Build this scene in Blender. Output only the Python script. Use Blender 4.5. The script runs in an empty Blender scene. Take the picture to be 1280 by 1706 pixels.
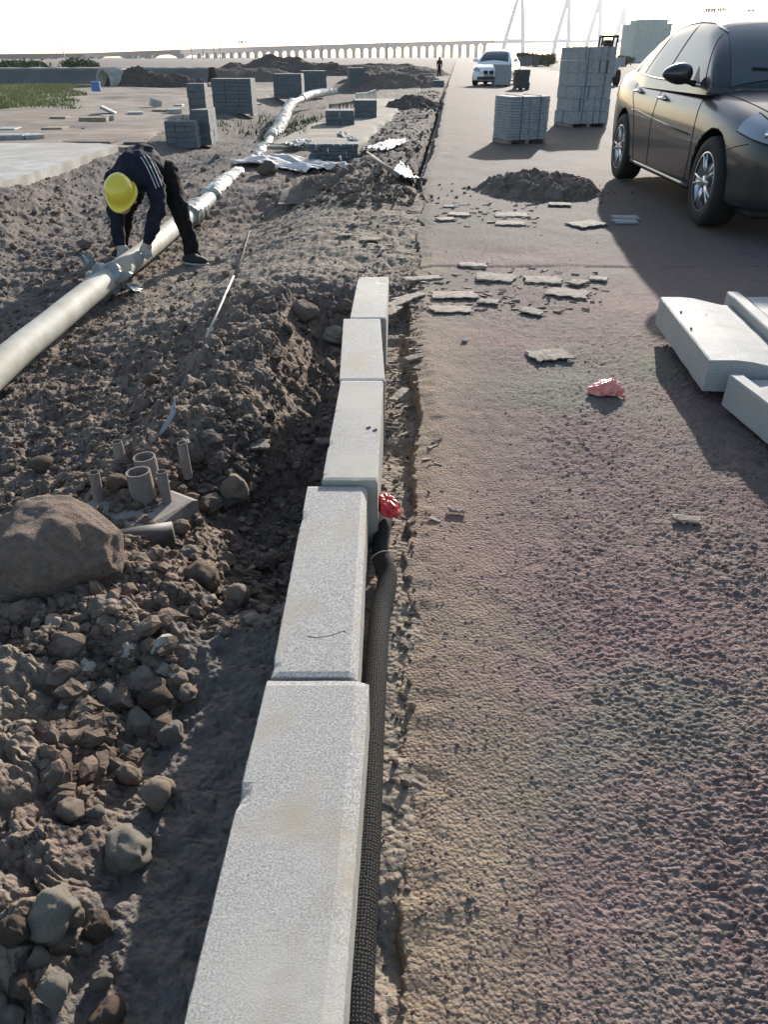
import bpy, bmesh, math, random
import numpy as np
from mathutils import Vector, Matrix, Euler
from mathutils.bvhtree import BVHTree
R = math.radians
SC = bpy.context.scene
COL = SC.collection
random.seed(7)
RNG = np.random.default_rng(7)

# ---------------------------------------------------------------- camera
PITCH = 31.6; FPX = 1232.0; CH = 1.2
cd = bpy.data.cameras.new('camera'); cam = bpy.data.objects.new('camera', cd); COL.objects.link(cam)
cam.location = (0, 0, CH); cam.rotation_euler = (R(90 - PITCH), 0, 0)
cd.sensor_fit = 'VERTICAL'; cd.sensor_height = 36; cd.lens = 36 * FPX / 1706
cd.clip_start = 0.02; cd.clip_end = 12000
SC.camera = cam
# ---------------------------------------------------------------- light
SUN_AZ, SUN_EL = 16.0, 16.5
w = bpy.data.worlds.new('World'); SC.world = w; w.use_nodes = True
nt = w.node_tree; bg = nt.nodes['Background']
sky = nt.nodes.new('ShaderNodeTexSky'); sky.sky_type = 'NISHITA'; sky.sun_disc = False
sky.sun_elevation = R(SUN_EL); sky.sun_rotation = R(SUN_AZ)
sky.air_density = 1.0; sky.dust_density = 1.0; sky.ozone_density = 1.0
nt.links.new(sky.outputs[0], bg.inputs[0]); bg.inputs[1].default_value = 0.125
sl = bpy.data.lights.new('sun', 'SUN'); sl.energy = 5.0; sl.angle = R(0.55); sl.color = (1.0, 0.93, 0.85)
so = bpy.data.objects.new('sun', sl); COL.objects.link(so); so.location = (20, 60, 30)
sd = Vector((math.sin(R(SUN_AZ)) * math.cos(R(SUN_EL)), math.cos(R(SUN_AZ)) * math.cos(R(SUN_EL)), math.sin(R(SUN_EL))))
so.rotation_euler = (-sd).to_track_quat('-Z', 'Y').to_euler()
SC.view_settings.view_transform = 'Standard'; SC.view_settings.look = 'None'
SC.view_settings.gamma = 1; SC.view_settings.use_curve_mapping = False
SC.view_settings.exposure = 0.95
SC.cycles.volume_bounces = 1
HAZE = 0.00009

# ---------------------------------------------------------------- helpers
SP, CP = math.sin(R(PITCH)), math.cos(R(PITCH))
def ray(u, v):
    a = (u - 640) / FPX; b = (853 - v) / FPX
    return a, CP + b * SP, -SP + b * CP
def at(u, v, z):                      # point of the plane at height z
    a, yd, zd = ray(u, v); t = (z - CH) / zd
    return a * t, yd * t, z
def atY(u, v, y):
    a, yd, zd = ray(u, v); t = y / yd
    return a * t, y, CH + zd * t

def hsh(ix, iy, seed):
    h = (ix.astype(np.int64) * 374761393 + iy.astype(np.int64) * 668265263 + seed * 1274126177) & 0xFFFFFFFF
    h = ((h ^ (h >> 13)) * 1274126177) & 0xFFFFFFFF
    h = (h ^ (h >> 16)) & 0xFFFFFFFF
    h = (h * 2246822519) & 0xFFFFFFFF
    return ((h ^ (h >> 15)) & 0xFFFFFF) / float(0xFFFFFF)
def vn(x, y, seed=0):
    ix = np.floor(x); iy = np.floor(y); fx = x - ix; fy = y - iy
    fx = fx * fx * (3 - 2 * fx); fy = fy * fy * (3 - 2 * fy)
    a = hsh(ix, iy, seed); b = hsh(ix + 1, iy, seed); c = hsh(ix, iy + 1, seed); d = hsh(ix + 1, iy + 1, seed)
    return (a * (1 - fx) + b * fx) * (1 - fy) + (c * (1 - fx) + d * fx) * fy - 0.5
def fbm(x, y, seed=0, o=4):
    s = 0; a = 1.0
    for i in range(o):
        s = s + a * vn(x * 2 ** i + 17.3 * i, y * 2 ** i - 9.1 * i, seed + i); a *= 0.5
    return s
def worley(x, y, seed=0):
    ix = np.floor(x); iy = np.floor(y)
    best = np.full(x.shape, 9.0); bid = np.zeros(x.shape)
    for dx in (-1, 0, 1):
        for dy in (-1, 0, 1):
            cx = ix + dx; cy = iy + dy
            px = cx + hsh(cx, cy, seed); py = cy + hsh(cx, cy, seed + 1)
            d = np.hypot(x - px, y - py); m = d < best
            best = np.where(m, d, best); bid = np.where(m, hsh(cx, cy, seed + 2), bid)
    return best, bid
def ss(a, b, x):
    t = np.clip((x - a) / (b - a), 0, 1); return t * t * (3 - 2 * t)

def newmesh(name, verts, faces, mats=None, smooth=False, mi=None):
    me = bpy.data.meshes.new(name)
    me.from_pydata([tuple(map(float, v)) for v in verts], [], [tuple(int(i) for i in f) for f in faces])
    for m in (mats or []): me.materials.append(m)
    if mi is not None:
        for p, k in zip(me.polygons, mi): p.material_index = k
    if smooth: me.polygons.foreach_set('use_smooth', [True] * len(me.polygons))
    me.update(); return me
def npmesh(name, V, F, mat=None, smooth=True):   # F: (n,k)
    me = bpy.data.meshes.new(name); V = np.asarray(V, dtype=np.float32); F = np.asarray(F, dtype=np.int32); k = F.shape[1]
    me.vertices.add(len(V)); me.vertices.foreach_set('co', V.ravel())
    me.loops.add(F.size); me.loops.foreach_set('vertex_index', F.ravel())
    me.polygons.add(len(F)); me.polygons.foreach_set('loop_start', np.arange(0, F.size, k, dtype=np.int32))
    me.polygons.foreach_set('loop_total', np.full(len(F), k, dtype=np.int32))
    me.polygons.foreach_set('use_smooth', np.full(len(F), smooth, dtype=bool))
    if mat: me.materials.append(mat)
    me.update(calc_edges=True); me.validate(); return me
def obj(name, me, parent=None, loc=None, rot=None):
    o = bpy.data.objects.new(name, me); COL.objects.link(o)
    if parent: o.parent = parent
    if loc is not None: o.location = loc
    if rot is not None: o.rotation_euler = rot
    return o
def tag(o, label=None, cat=None, group=None, kind=None):
    if label: o['label'] = label
    if cat: o['category'] = cat
    if group: o['group'] = group
    if kind: o['kind'] = kind
    return o
def empty(name, loc, rz=0, label=None, cat=None, group=None):
    o = bpy.data.objects.new(name, None); COL.objects.link(o); o.location = loc; o.rotation_euler = (0, 0, rz)
    o.empty_display_size = .1
    return tag(o, label, cat, group)

class MB:
    def __init__(s): s.v = []; s.f = []
    def add(s, vs, fs):
        n = len(s.v); s.v += [tuple(v) for v in vs]; s.f += [tuple(i + n for i in f) for f in fs]; return s
    def box(s, x0, x1, y0, y1, z0, z1, M=None, bev=0.0):
        if bev > 0:
            bm = bmesh.new(); bmesh.ops.create_cube(bm, size=1)
            for vv in bm.verts:
                vv.co = Vector(((x0 + x1) / 2 + vv.co.x * (x1 - x0), (y0 + y1) / 2 + vv.co.y * (y1 - y0), (z0 + z1) / 2 + vv.co.z * (z1 - z0)))
            bmesh.ops.bevel(bm, geom=bm.edges[:], offset=bev, segments=1, affect='EDGES')
            bm.verts.index_update(); vs = [vv.co.copy() for vv in bm.verts]; fs = [[a.index for a in f.verts] for f in bm.faces]; bm.free()
        else:
            vs = [Vector(p) for p in ((x0, y0, z0), (x1, y0, z0), (x1, y1, z0), (x0, y1, z0), (x0, y0, z1), (x1, y0, z1), (x1, y1, z1), (x0, y1, z1))]
            fs = [(0, 3, 2, 1), (4, 5, 6, 7), (0, 1, 5, 4), (1, 2, 6, 5), (2, 3, 7, 6), (3, 0, 4, 7)]
        if M: vs = [M @ p for p in vs]
        return s.add(vs, fs)
    def tube(s, pts, r, n=12, cap=True, squash=1.0):
        pts = [Vector(p) for p in pts]; rs = r if hasattr(r, '__len__') else [r] * len(pts)
        base = len(s.v); up = Vector((0, 0, 1))
        for i, p in enumerate(pts):
            d = (pts[min(i + 1, len(pts) - 1)] - pts[max(i - 1, 0)]).normalized()
            a = d.cross(up)
            if a.length < 1e-3: a = Vector((1, 0, 0))
            a.normalize(); b = a.cross(d)
            for k in range(n):
                th = 2 * math.pi * k / n
                s.v.append(tuple(p + a * math.cos(th) * rs[i] + b * math.sin(th) * rs[i] * squash))
        for i in range(len(pts) - 1):
            for k in range(n):
                a0 = base + i * n + k; a1 = base + i * n + (k + 1) % n
                s.f.append((a0, a1, a1 + n, a0 + n))
        if cap:
            s.f.append(tuple(base + k for k in reversed(range(n)))); e = base + (len(pts) - 1) * n
            s.f.append(tuple(e + k for k in range(n)))
        return s
    def build(s, name, mat, parent=None, smooth=False, loc=None, rot=None):
        return obj(name, newmesh(name, s.v, s.f, [mat] if mat else None, smooth), parent, loc, rot)

# ---------------------------------------------------------------- materials
def mat(name, base, rough=0.8, tint2=None, t2scale=2.0, attrs=None, rnd=0, var=None, scale=8, bump=0.0, bscale=60, spec=0.3, metal=0.0, coat=0.0, trans=0.0, alpha=1.0, vor=None, detail=6, tint=None, tscale=1.5):
    """base: colour; var: second colour mixed by noise; tint: third colour in large patches; vor: (scale, strength) voronoi bump"""
    m = bpy.data.materials.new(name); m.use_nodes = True; t = m.node_tree; N = t.nodes; L = t.links
    b = N['Principled BSDF']; b.inputs['Base Color'].default_value = (*base, 1); b.inputs['Roughness'].default_value = rough
    b.inputs['Specular IOR Level'].default_value = spec; b.inputs['Metallic'].default_value = metal; b.inputs['Coat Weight'].default_value = coat
    b.inputs['Coat Roughness'].default_value = 0.04
    b.inputs['Transmission Weight'].default_value = trans; b.inputs['Alpha'].default_value = alpha
    tc = N.new('ShaderNodeTexCoord'); co = tc.outputs['Object']; src = None
    if var:
        n = N.new('ShaderNodeTexNoise'); n.inputs['Scale'].default_value = scale; n.inputs['Detail'].default_value = detail; n.inputs['Roughness'].default_value = .65
        L.new(co, n.inputs['Vector']); r = N.new('ShaderNodeValToRGB'); L.new(n.outputs[0], r.inputs[0])
        r.color_ramp.elements[0].position = .38; r.color_ramp.elements[1].position = .62
        r.color_ramp.elements[0].color = (*base, 1); r.color_ramp.elements[1].color = (*var, 1); src = r.outputs[0]
    if tint:
        n = N.new('ShaderNodeTexNoise'); n.inputs['Scale'].default_value = tscale; n.inputs['Detail'].default_value = 5
        L.new(co, n.inputs['Vector']); r = N.new('ShaderNodeMapRange'); L.new(n.outputs[0], r.inputs[0]); r.inputs[1].default_value = .46; r.inputs[2].default_value = .68
        mx = N.new('ShaderNodeMix'); mx.data_type = 'RGBA'; L.new(r.outputs[0], mx.inputs[0]); mx.inputs[7].default_value = (*tint, 1)
        if src: L.new(src, mx.inputs[6])
        else: mx.inputs[6].default_value = (*base, 1)
        src = mx.outputs[2]
    if tint2:
        mpn = N.new('ShaderNodeMapping'); mpn.inputs['Location'].default_value = (31, 17, 5); L.new(co, mpn.inputs[0])
        n = N.new('ShaderNodeTexNoise'); n.inputs['Scale'].default_value = t2scale; n.inputs['Detail'].default_value = 6; L.new(mpn.outputs[0], n.inputs['Vector'])
        r = N.new('ShaderNodeMapRange'); L.new(n.outputs[0], r.inputs[0]); r.inputs[1].default_value = .52; r.inputs[2].default_value = .70
        mx = N.new('ShaderNodeMix'); mx.data_type = 'RGBA'; L.new(r.outputs[0], mx.inputs[0]); mx.inputs[7].default_value = (*tint2, 1); L.new(src, mx.inputs[6]); src = mx.outputs[2]
    for (an, ac) in (attrs or []):
        at_ = N.new('ShaderNodeAttribute'); at_.attribute_name = an; mx = N.new('ShaderNodeMix'); mx.data_type = 'RGBA'
        n = N.new('ShaderNodeTexNoise'); n.inputs['Scale'].default_value = 40; L.new(co, n.inputs['Vector'])
        r = N.new('ShaderNodeValToRGB'); L.new(n.outputs[0], r.inputs[0]); r.color_ramp.elements[0].position = .35; r.color_ramp.elements[1].position = .65
        r.color_ramp.elements[0].color = (*[c * .78 for c in ac], 1); r.color_ramp.elements[1].color = (*ac, 1)
        L.new(at_.outputs['Fac'], mx.inputs[0]); L.new(src, mx.inputs[6]); L.new(r.outputs[0], mx.inputs[7]); src = mx.outputs[2]
    if rnd:
        oi = N.new('ShaderNodeObjectInfo'); r = N.new('ShaderNodeMapRange'); L.new(oi.outputs['Random'], r.inputs[0]); r.inputs[3].default_value = 1 - rnd; r.inputs[4].default_value = 1 + rnd
        hs = N.new('ShaderNodeHueSaturation'); L.new(r.outputs[0], hs.inputs['Value'])
        if src: L.new(src, hs.inputs['Color'])
        else: hs.inputs['Color'].default_value = (*base, 1)
        src = hs.outputs[0]
    if src: L.new(src, b.inputs['Base Color'])
    last = None
    if bump:
        n = N.new('ShaderNodeTexNoise'); n.inputs['Scale'].default_value = bscale; n.inputs['Detail'].default_value = 6; L.new(co, n.inputs['Vector'])
        bp = N.new('ShaderNodeBump'); bp.inputs['Strength'].default_value = 1; bp.inputs['Distance'].default_value = bump; L.new(n.outputs[0], bp.inputs['Height']); last = bp
    if vor:
        n = N.new('ShaderNodeTexVoronoi'); n.inputs['Scale'].default_value = vor[0]; L.new(co, n.inputs['Vector'])
        bp = N.new('ShaderNodeBump'); bp.invert = True; bp.inputs['Distance'].default_value = vor[1]; L.new(n.outputs['Distance'], bp.inputs['Height'])
        if last: L.new(last.outputs[0], bp.inputs['Normal'])
        last = bp
    if last: L.new(last.outputs[0], b.inputs['Normal'])
    return m
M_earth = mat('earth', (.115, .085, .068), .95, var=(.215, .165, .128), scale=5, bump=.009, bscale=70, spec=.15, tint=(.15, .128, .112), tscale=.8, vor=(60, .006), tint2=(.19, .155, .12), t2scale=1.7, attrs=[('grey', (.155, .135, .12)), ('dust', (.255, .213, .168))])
M_stonebrown = mat('brown_stone', (.23, .18, .135), .9, var=(.31, .25, .19), scale=14, bump=.003, bscale=70, spec=.2)
M_stonegrey = mat('grey_stone', (.24, .215, .185), .95, var=(.38, .345, .29), scale=14, bump=.006, bscale=60, spec=.1, tint=(.31, .275, .21), tscale=9)
M_boulder = mat('reddish_boulder', (.15, .11, .09), .95, var=(.25, .185, .145), scale=9, bump=.012, bscale=45, spec=.2, tint=(.17, .14, .12), tscale=6)
M_clod = mat('soil_clod', (.12, .09, .07), .97, rnd=.25, var=(.22, .17, .13), scale=12, bump=.004, bscale=90, spec=.1)
M_darkclod = mat('dark_soil', (.075, .062, .053), .97, var=(.13, .108, .09), scale=6, bump=.02, bscale=14, spec=.1)
M_road = mat('asphalt', (.125, .090, .083), .88, var=(.205, .152, .135), scale=18, bump=.0035, bscale=210, spec=.12, tint=(.21, .134, .130), tscale=.8, vor=(120, .0032), tint2=(.145, .14, .112), t2scale=1.3, attrs=[('dust', (.27, .212, .152)), ('grey', (.128, .112, .102))])
M_granite = mat('granite', (.20, .203, .20), .75, rnd=.06, var=(.43, .43, .41), scale=230, bump=.0007, bscale=300, spec=.3, tint=(.37, .355, .32), tscale=2.2, detail=3)
M_kerb = mat('kerb_granite', (.20, .193, .18), .8, rnd=.07, tint2=(.31, .27, .215), t2scale=6, var=(.43, .415, .385), scale=260, bump=.0005, bscale=400, spec=.3, tint=(.38, .357, .315), tscale=2.6, detail=3)
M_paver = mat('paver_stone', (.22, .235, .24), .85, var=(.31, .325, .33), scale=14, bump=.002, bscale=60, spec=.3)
M_pavershade = mat('shaded_paver_stone', (.085, .098, .108), .85, var=(.125, .138, .148), scale=9, bump=.002, bscale=60, spec=.3)  # plain grey stone, shade on the stacks put into a darker base colour
M_blackblock = mat('weathered_black_block', (.04, .045, .045), .9, var=(.09, .09, .085), scale=12, bump=.01, bscale=20)
M_concrete = mat('concrete', (.30, .285, .265), .85, var=(.44, .43, .40), scale=3, bump=.002, bscale=60, tint=(.3, .27, .23), tscale=.5)
M_sand = mat('sandy_path', (.19, .165, .13), .95, var=(.25, .22, .175), scale=1.5, bump=.008, bscale=20)
M_clay = mat('dry_clay', (.155, .122, .095), .95, var=(.25, .21, .17), scale=.9, bump=.01, bscale=15, tint=(.13, .10, .08), tscale=.35)
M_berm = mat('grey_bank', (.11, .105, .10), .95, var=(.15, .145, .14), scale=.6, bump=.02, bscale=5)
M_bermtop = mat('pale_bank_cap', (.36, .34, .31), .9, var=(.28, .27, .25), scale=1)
M_pvc = mat('pale_pipe', (.33, .325, .28), .7, var=(.44, .43, .375), scale=5, bump=.0012, bscale=40, spec=.3, tint=(.30, .27, .21), tscale=4, detail=9)
M_wrap = mat('pipe_wrap', (.50, .47, .40), .7, var=(.66, .62, .54), scale=12, bump=.01, bscale=18, spec=.4)
M_greywrap = mat('grey_plastic_film', (.20, .215, .20), .35, var=(.30, .31, .29), scale=8, bump=.008, bscale=25, spec=.5)
M_stub = mat('dusty_pvc_stub', (.19, .165, .145), .8, var=(.29, .25, .22), scale=10, bump=.001, bscale=70)
M_hole = mat('dark_opening', (.02, .018, .016), .9)
M_darkpipe = mat('dark_plastic_pipe', (.045, .04, .038), .6, var=(.09, .075, .065), scale=8)
M_wood = mat('splintered_wood', (.13, .10, .08), .85, var=(.27, .225, .18), scale=30, bump=.003, bscale=90, tint=(.29, .24, .20), tscale=6)
M_palewood = mat('weathered_wood', (.13, .11, .09), .9, var=(.27, .235, .19), scale=25, bump=.003, bscale=90)
M_stick = mat('pale_stick', (.60, .56, .48), .7, var=(.45, .40, .33), scale=9)
M_sheet = mat('white_sheet', (.42, .40, .37), .7, var=(.58, .56, .53), scale=5, bump=.02, bscale=9)
M_red = mat('red_plastic', (.55, .02, .03), .35, var=(.66, .06, .06), scale=35, bump=.004, bscale=60, spec=.6)
M_pink = mat('pale_red_plastic', (.66, .14, .12), .4, var=(.74, .30, .26), scale=28, bump=.004, bscale=50, spec=.6)
M_magenta = mat('magenta_petal', (.55, .02, .12), .6, var=(.70, .05, .2), scale=60)
M_yellow = mat('yellow_hard_plastic', (.78, .62, .05), .3, var=(.70, .55, .05), scale=9, spec=.5, coat=.3)
M_jacket = mat('navy_cloth', (.012, .014, .024), .9, var=(.02, .022, .034), scale=20, bump=.004, bscale=25, spec=.15)
M_trouser = mat('black_cloth', (.010, .009, .009), .95, var=(.018, .016, .016), scale=20, bump=.004, bscale=25, spec=.1)
M_stripe = mat('white_stripe', (.55, .55, .55), .8)
M_skin = mat('skin', (.42, .25, .17), .6)
M_glove = mat('white_cotton', (.48, .46, .42), .9, var=(.35, .33, .30), scale=30, bump=.002, bscale=120)
M_shoe = mat('dark_shoe', (.03, .028, .026), .7)
M_sole = mat('pale_sole', (.45, .43, .40), .8)
M_hair = mat('black_hair', (.012, .01, .01), .7)
M_tyre = mat('rubber', (.018, .018, .018), .8, bump=.001, bscale=60)
M_alloy = mat('alloy', (.55, .55, .56), .28, metal=.9)
M_chrome = mat('chrome', (.75, .76, .78), .12, metal=1.0)
M_blackplastic = mat('black_plastic', (.015, .015, .016), .5)
M_paint = mat('dark_grey_paint', (.014, .016, .020), .28, var=(.020, .022, .025), scale=3, metal=.0, coat=.35, spec=.5)
M_whitepaint = mat('white_paint', (.74, .75, .76), .3, coat=.8)
M_glass = mat('tinted_glass', (.035, .052, .058), .06, spec=.7)
M_lamp = mat('headlight_lens', (.26, .29, .32), .08, metal=.3, spec=.8)
M_taillight = mat('red_lens', (.35, .01, .01), .1, spec=.7)
M_steel = mat('painted_steel', (.30, .31, .32), .5)
M_plate = mat('blue_plate', (.05, .12, .42), .4)
M_far = mat('bridge_concrete', (.075, .08, .085), .9)
M_farhazed = mat('hazed_tower_concrete', (.50, .52, .55), .9)  # paled towards white, distance haze put into the base colour
M_green = mat('building_cladding', (.36, .43, .40), .7, var=(.42, .49, .46), scale=.3)
M_window = mat('building_glass', (.30, .37, .35), .15, spec=.7)
M_blue = mat('blue_drum', (.10, .17, .42), .5)
M_bark = mat('bark', (.07, .055, .045), .9)
M_leaf = mat('leaf', (.045, .075, .03), .8, var=(.09, .12, .05), scale=4)
M_grass = mat('grass_blades', (.15, .18, .06), .85, var=(.26, .26, .12), scale=1.2)
M_strap = mat('packing_strap', (.05, .07, .07), .5)
M_soilpile = mat('heap_soil', (.115, .088, .07), .97, var=(.19, .148, .118), scale=7, bump=.012, bscale=28)

# black corrugated hose with pale woven flecks
M_hose = bpy.data.materials.new('mesh_wrapped_hose'); M_hose.use_nodes = True
def _hose():
    t = M_hose.node_tree; N = t.nodes; L = t.links; b = N['Principled BSDF']
    b.inputs['Roughness'].default_value = .85
    b.inputs['Specular IOR Level'].default_value = .15
    a = N.new('ShaderNodeUVMap'); a.uv_map = 'UVMap'
    mp = N.new('ShaderNodeMapping'); mp.inputs['Scale'].default_value = (30, 170, 1); L.new(a.outputs[0], mp.inputs[0])
    v = N.new('ShaderNodeTexVoronoi'); v.inputs['Scale'].default_value = 1; v.inputs['Randomness'].default_value = .35; v.voronoi_dimensions = '2D'; L.new(mp.outputs[0], v.inputs[0])
    r = N.new('ShaderNodeValToRGB'); L.new(v.outputs['Distance'], r.inputs[0])
    r.color_ramp.elements[0].position = .08; r.color_ramp.elements[0].color = (.13, .128, .12, 1)
    r.color_ramp.elements[1].position = .26; r.color_ramp.elements[1].color = (.010, .010, .010, 1)
    n = N.new('ShaderNodeTexNoise'); n.inputs['Scale'].default_value = 9; L.new(a.outputs[0], n.inputs[0])
    L.new(r.outputs[0], b.inputs['Base Color'])
    bp = N.new('ShaderNodeBump'); bp.invert = True; bp.inputs['Distance'].default_value = .001; L.new(v.outputs['Distance'], bp.inputs['Height']); L.new(bp.outputs[0], b.inputs['Normal'])
_hose()

# ---------------------------------------------------------------- terrain
def road_edge(y):
    return np.interp(y, [-6, .5, 2.4, 4.3, 9.2, 20, 36, 100, 4000], [-.35, -.02, .075, .174, .447, 1.35, 2.6, 8.0, 340])
def road_right(y):
    return road_edge(y) + 10.5
def rough(x, y):
    near = 1 / (1 + np.maximum(y, 0) / 9.0)
    n = fbm(x * .8, y * .8, 3, 3) * .10 + fbm(x * 3.6, y * 3.6, 11, 3) * .05
    wx = x + .045 * fbm(x * 14, y * 14, 33, 3); wy = y + .045 * fbm(x * 14, y * 14, 36, 3)
    f, i = worley(wx * 6.5, wy * 6.5, 5); r = .25 + .4 * i
    c = np.sqrt(np.maximum(0, 1 - (f / r) ** 2)) * .040 * (i > .35)
    f, i = worley(wx * 17, wy * 17, 15); r = .3 + .4 * i
    c = c + np.sqrt(np.maximum(0, 1 - (f / r) ** 2)) * .022 * (i > .25)
    f, i = worley(wx * 42, wy * 42, 25); r = .3 + .4 * i
    c = c + np.sqrt(np.maximum(0, 1 - (f / r) ** 2)) * .009 * ss(14, 4, y)
    fi = fbm(x * 26, y * 26, 21, 4) * .019 * ss(25, 6, y)
    return n, c * near ** .5, fi
def ground_h(x, y):
    x = np.asarray(x, float); y = np.asarray(y, float)
    xe = road_edge(y); xk = -.26 + .032 * (y - .45)
    d = xk - x                                  # distance left of the kerb
    # base across
    sw = -.40 + .0 * x
    sw = sw + .35 * ss(-3.3, -4.4, x + .15 * vn(y * .6, x * .6, 2))      # bank up to the slab
    nearz = -.07 + .07 * ss(.22, .5, d) - .12 * ss(.62, 1.3, d) - .20 * ss(1.1, 2.4, d)
    far_profile = -.03 - .37 * ss(.25, 1.7, d)
    # dip beside the kerb and mound behind it
    k = ss(1.3, 2.0, y) * ss(4.9, 4.0, y)
    mid = -.02 - .38 * ss(.55, 1.4, d)
    dip = -.30 * np.exp(-((d - .12) / .26) ** 2)
    mound = .16 * np.exp(-((d - .58) / .24) ** 2) * ss(1.9, 2.6, y)
    prof = np.where(y < 3, nearz, far_profile)
    wgt = ss(1.2, 1.9, y)
    prof = nearz * (1 - wgt) + (far_profile + k * (dip * .9 + mound)) * wgt
    z = np.minimum(prof, 0) + (sw + .40)
    z = z - .06 * np.exp(-((x + 2.18) / .2) ** 2) * ss(15, 12, y)
    # holes in the near left
    z = z - .08 * np.exp(-(((x + .62) / .17) ** 2 + ((y - 1.18) / .2) ** 2))
    z = z - .16 * np.exp(-(((x + .62) / .25) ** 2 + ((y - 2.35) / .3) ** 2))
    # further out: tan path strip between pipe and road, ridge and ditch by the road
    yy = ss(8.5, 11, y)
    e = xe - x
    path = -.22
    ridge = .06 * np.exp(-((e - .75) / .42) ** 2) * (1 + .8 * vn(y * 1.3, x * 0 + 3, 4))
    ditch = -.30 * ss(.30, .12, e)
    fp = path + ridge + ditch
    fp = np.where(e > 3.2, path + (-.18) * ss(3.2, 4.2, e), fp)
    fp = fp + .26 * ss(-3.3, -4.5, x + .15 * vn(y * .6, x * .6, 2))
    fp = fp * ss(75, 40, y) - .22 * ss(40, 75, y)
    z = z * (1 - yy) + fp * yy
    z = z + .13 * np.exp(-(((x + .05) / .75) ** 2 + ((y - 9.4) / 1.1) ** 2)) * ss(0, .35, e)       # debris mound
    z = z + .12 * np.exp(-(((x + 3.2) / .8) ** 2 + ((y - 14.5) / 2.0) ** 2))
    # trench right of the kerb / beneath the road
    tr = ss(.06, -.02, d + .17) 
    z = np.where(y < 4.25, z * (1 - tr) + (-.022 - .045 * ss(1.6, 2.4, y) - .05 * np.clip(vn(y * 4.5, x * 0, 77) + vn(y * 11, x * 0, 78), 0, 1)) * tr, z)
    under = ss(-.08, -.20, e)
    z = z * (1 - under) + (-.16) * under
    n, c, fi = rough(x, y)
    strip = 1 - .88 * ss(.36, .20, d + .06 * vn(x * 5, y * 2, 9)) * ss(-.05, .02, d) * ss(2.0, 1.2, y)
    lane = ss(4.6, 5.4, y) * ss(9.5, 7.5, y) * ss(2.2, 1.6, d)         # trampled, flatter
    a = strip * (1 - .78 * lane) * (1 - .42 * ss(.9, 2.0, d))
    sand = ss(10.5, 12, y) * ss(1.15, 1.5, e) * ss(3.4, 2.9, e) * ss(34, 28, y)
    a = a * (1 - .9 * sand) * (1 - .7 * ss(40, 80, y)) * (1 - .6 * ss(-4.2, -4.8, x))
    inside = ss(-.02, .10, d + .2) * 1.0
    a2 = np.where(y < 4.25, np.where(d < -.05, .14, 1.0), 1.0) * (1 - .8 * under)
    rip = .007 * np.sin(14 * (y * .9 + x * .5) + 5 * fbm(x * 1.5, y * 1.5, 31, 2)) * lane
    z = z + (n + c) * a * a2 + fi * a2 + rip * a2
    z = z - ss(80, 200, y) * 0.1
    return z
def G(x, y): return float(ground_h(np.array([float(x)]), np.array([float(y)]))[0])
def atg(u, v, dz=0.0):
    z = -.2
    for _ in range(12):
        X, Y, _z = at(u, v, z + dz); z = .5 * z + .5 * G(X, Y)
    return X, Y, z
def road_h(x, y):
    x = np.asarray(x, float); y = np.asarray(y, float)
    e = x - road_edge(y)
    rag = .075 * fbm(y * 2.3, x * 0 + 5, 42, 5) + .022 * fbm(y * 21 + 3 * vn(y * 3, x * 0, 40), x * 14, 43, 3)
    e = e - rag - .02
    nr = ss(12, 3, y)
    wx = x + .012 * vn(x * 45, y * 45, 52); wy = y + .012 * vn(x * 45, y * 45, 53)
    f, i = worley(wx * 55, wy * 82, 51)
    c = ss(.62, .28, f) * (i - .25) * .0056 * (.6 + .8 * ss(-.2, .3, vn(x * 3, y * 3, 54)))
    f2, i2 = worley(wx * 90, wy * 115, 61)
    c = c + ss(.6, .3, f2) * i2 * .0042 * ss(7, 2.5, y)
    soft = ss(.12, .6, e + .25 * vn(x * 2, y * 2, 44))                 # dust buries the chippings near the edge
    z = c * (.12 + .88 * soft) * (.3 + .7 * nr) + fbm(x * 2.2, y * 2.2, 46, 3) * .012 + fbm(x * 25, y * 25, 47, 2) * .0025 * nr
    z = z - .013 * np.exp(-((y - 5.1 - .03 * vn(x * 4, y * 0, 48)) / .02) ** 2)
    z = z - .012 * ss(.09, -.01, e + .05 * vn(x * 19, y * 23, 49))
    z = z - .20 * ss(.0, -.045, e)
    return z

def fan_grid(name, rows_v, cols_u, hfun, m, back=None, zref=0.0):
    ys = []; ts = []
    for v in rows_v:
        a, yd, zd = ray(0, v); t = (zref - CH) / zd; ys.append(yd * t); ts.append(t)
    for yb in (400, 900, 2000, 5500):
        if yb > ys[-1]: ys.append(yb); ts.append(yb * 1 / 1.17)
    y0 = ys[0]; pre = []
    for yb in (-40, -12, -4, -1.5, -.6, -.2, 0, .15, .3):
        if yb < y0 - .05: pre.append((yb, max(.9, abs(yb) * .9)))
    ys = [p[0] for p in pre] + ys; ts = [p[1] for p in pre] + ts
    ys = np.array(ys); ts = np.array(ts); us = (np.array(cols_u) - 640) / FPX
    X = ts[:, None] * us[None, :]; Y = np.repeat(ys[:, None], len(us), 1)
    Z = hfun(X, Y)
    V = np.stack([X, Y, Z], -1).reshape(-1, 3)
    r, c = X.shape; I = np.arange(r * c).reshape(r, c)
    F = np.stack([I[:-1, :-1], I[:-1, 1:], I[1:, 1:], I[1:, :-1]], -1).reshape(-1, 4)
    return obj(name, npmesh(name, V, F, m))
rows = np.concatenate([np.arange(1760, 420, -1.9), np.arange(420, 104, -1.2)])
cols = np.concatenate([np.linspace(-9000, -700, 24), np.linspace(-600, -90, 30), np.arange(-80, 770, 2.0), np.linspace(780, 1500, 30), np.linspace(1700, 9000, 20)])
GO = tag(fan_grid('ground', rows, cols, ground_h, M_earth, zref=-.2), kind='structure')
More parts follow.
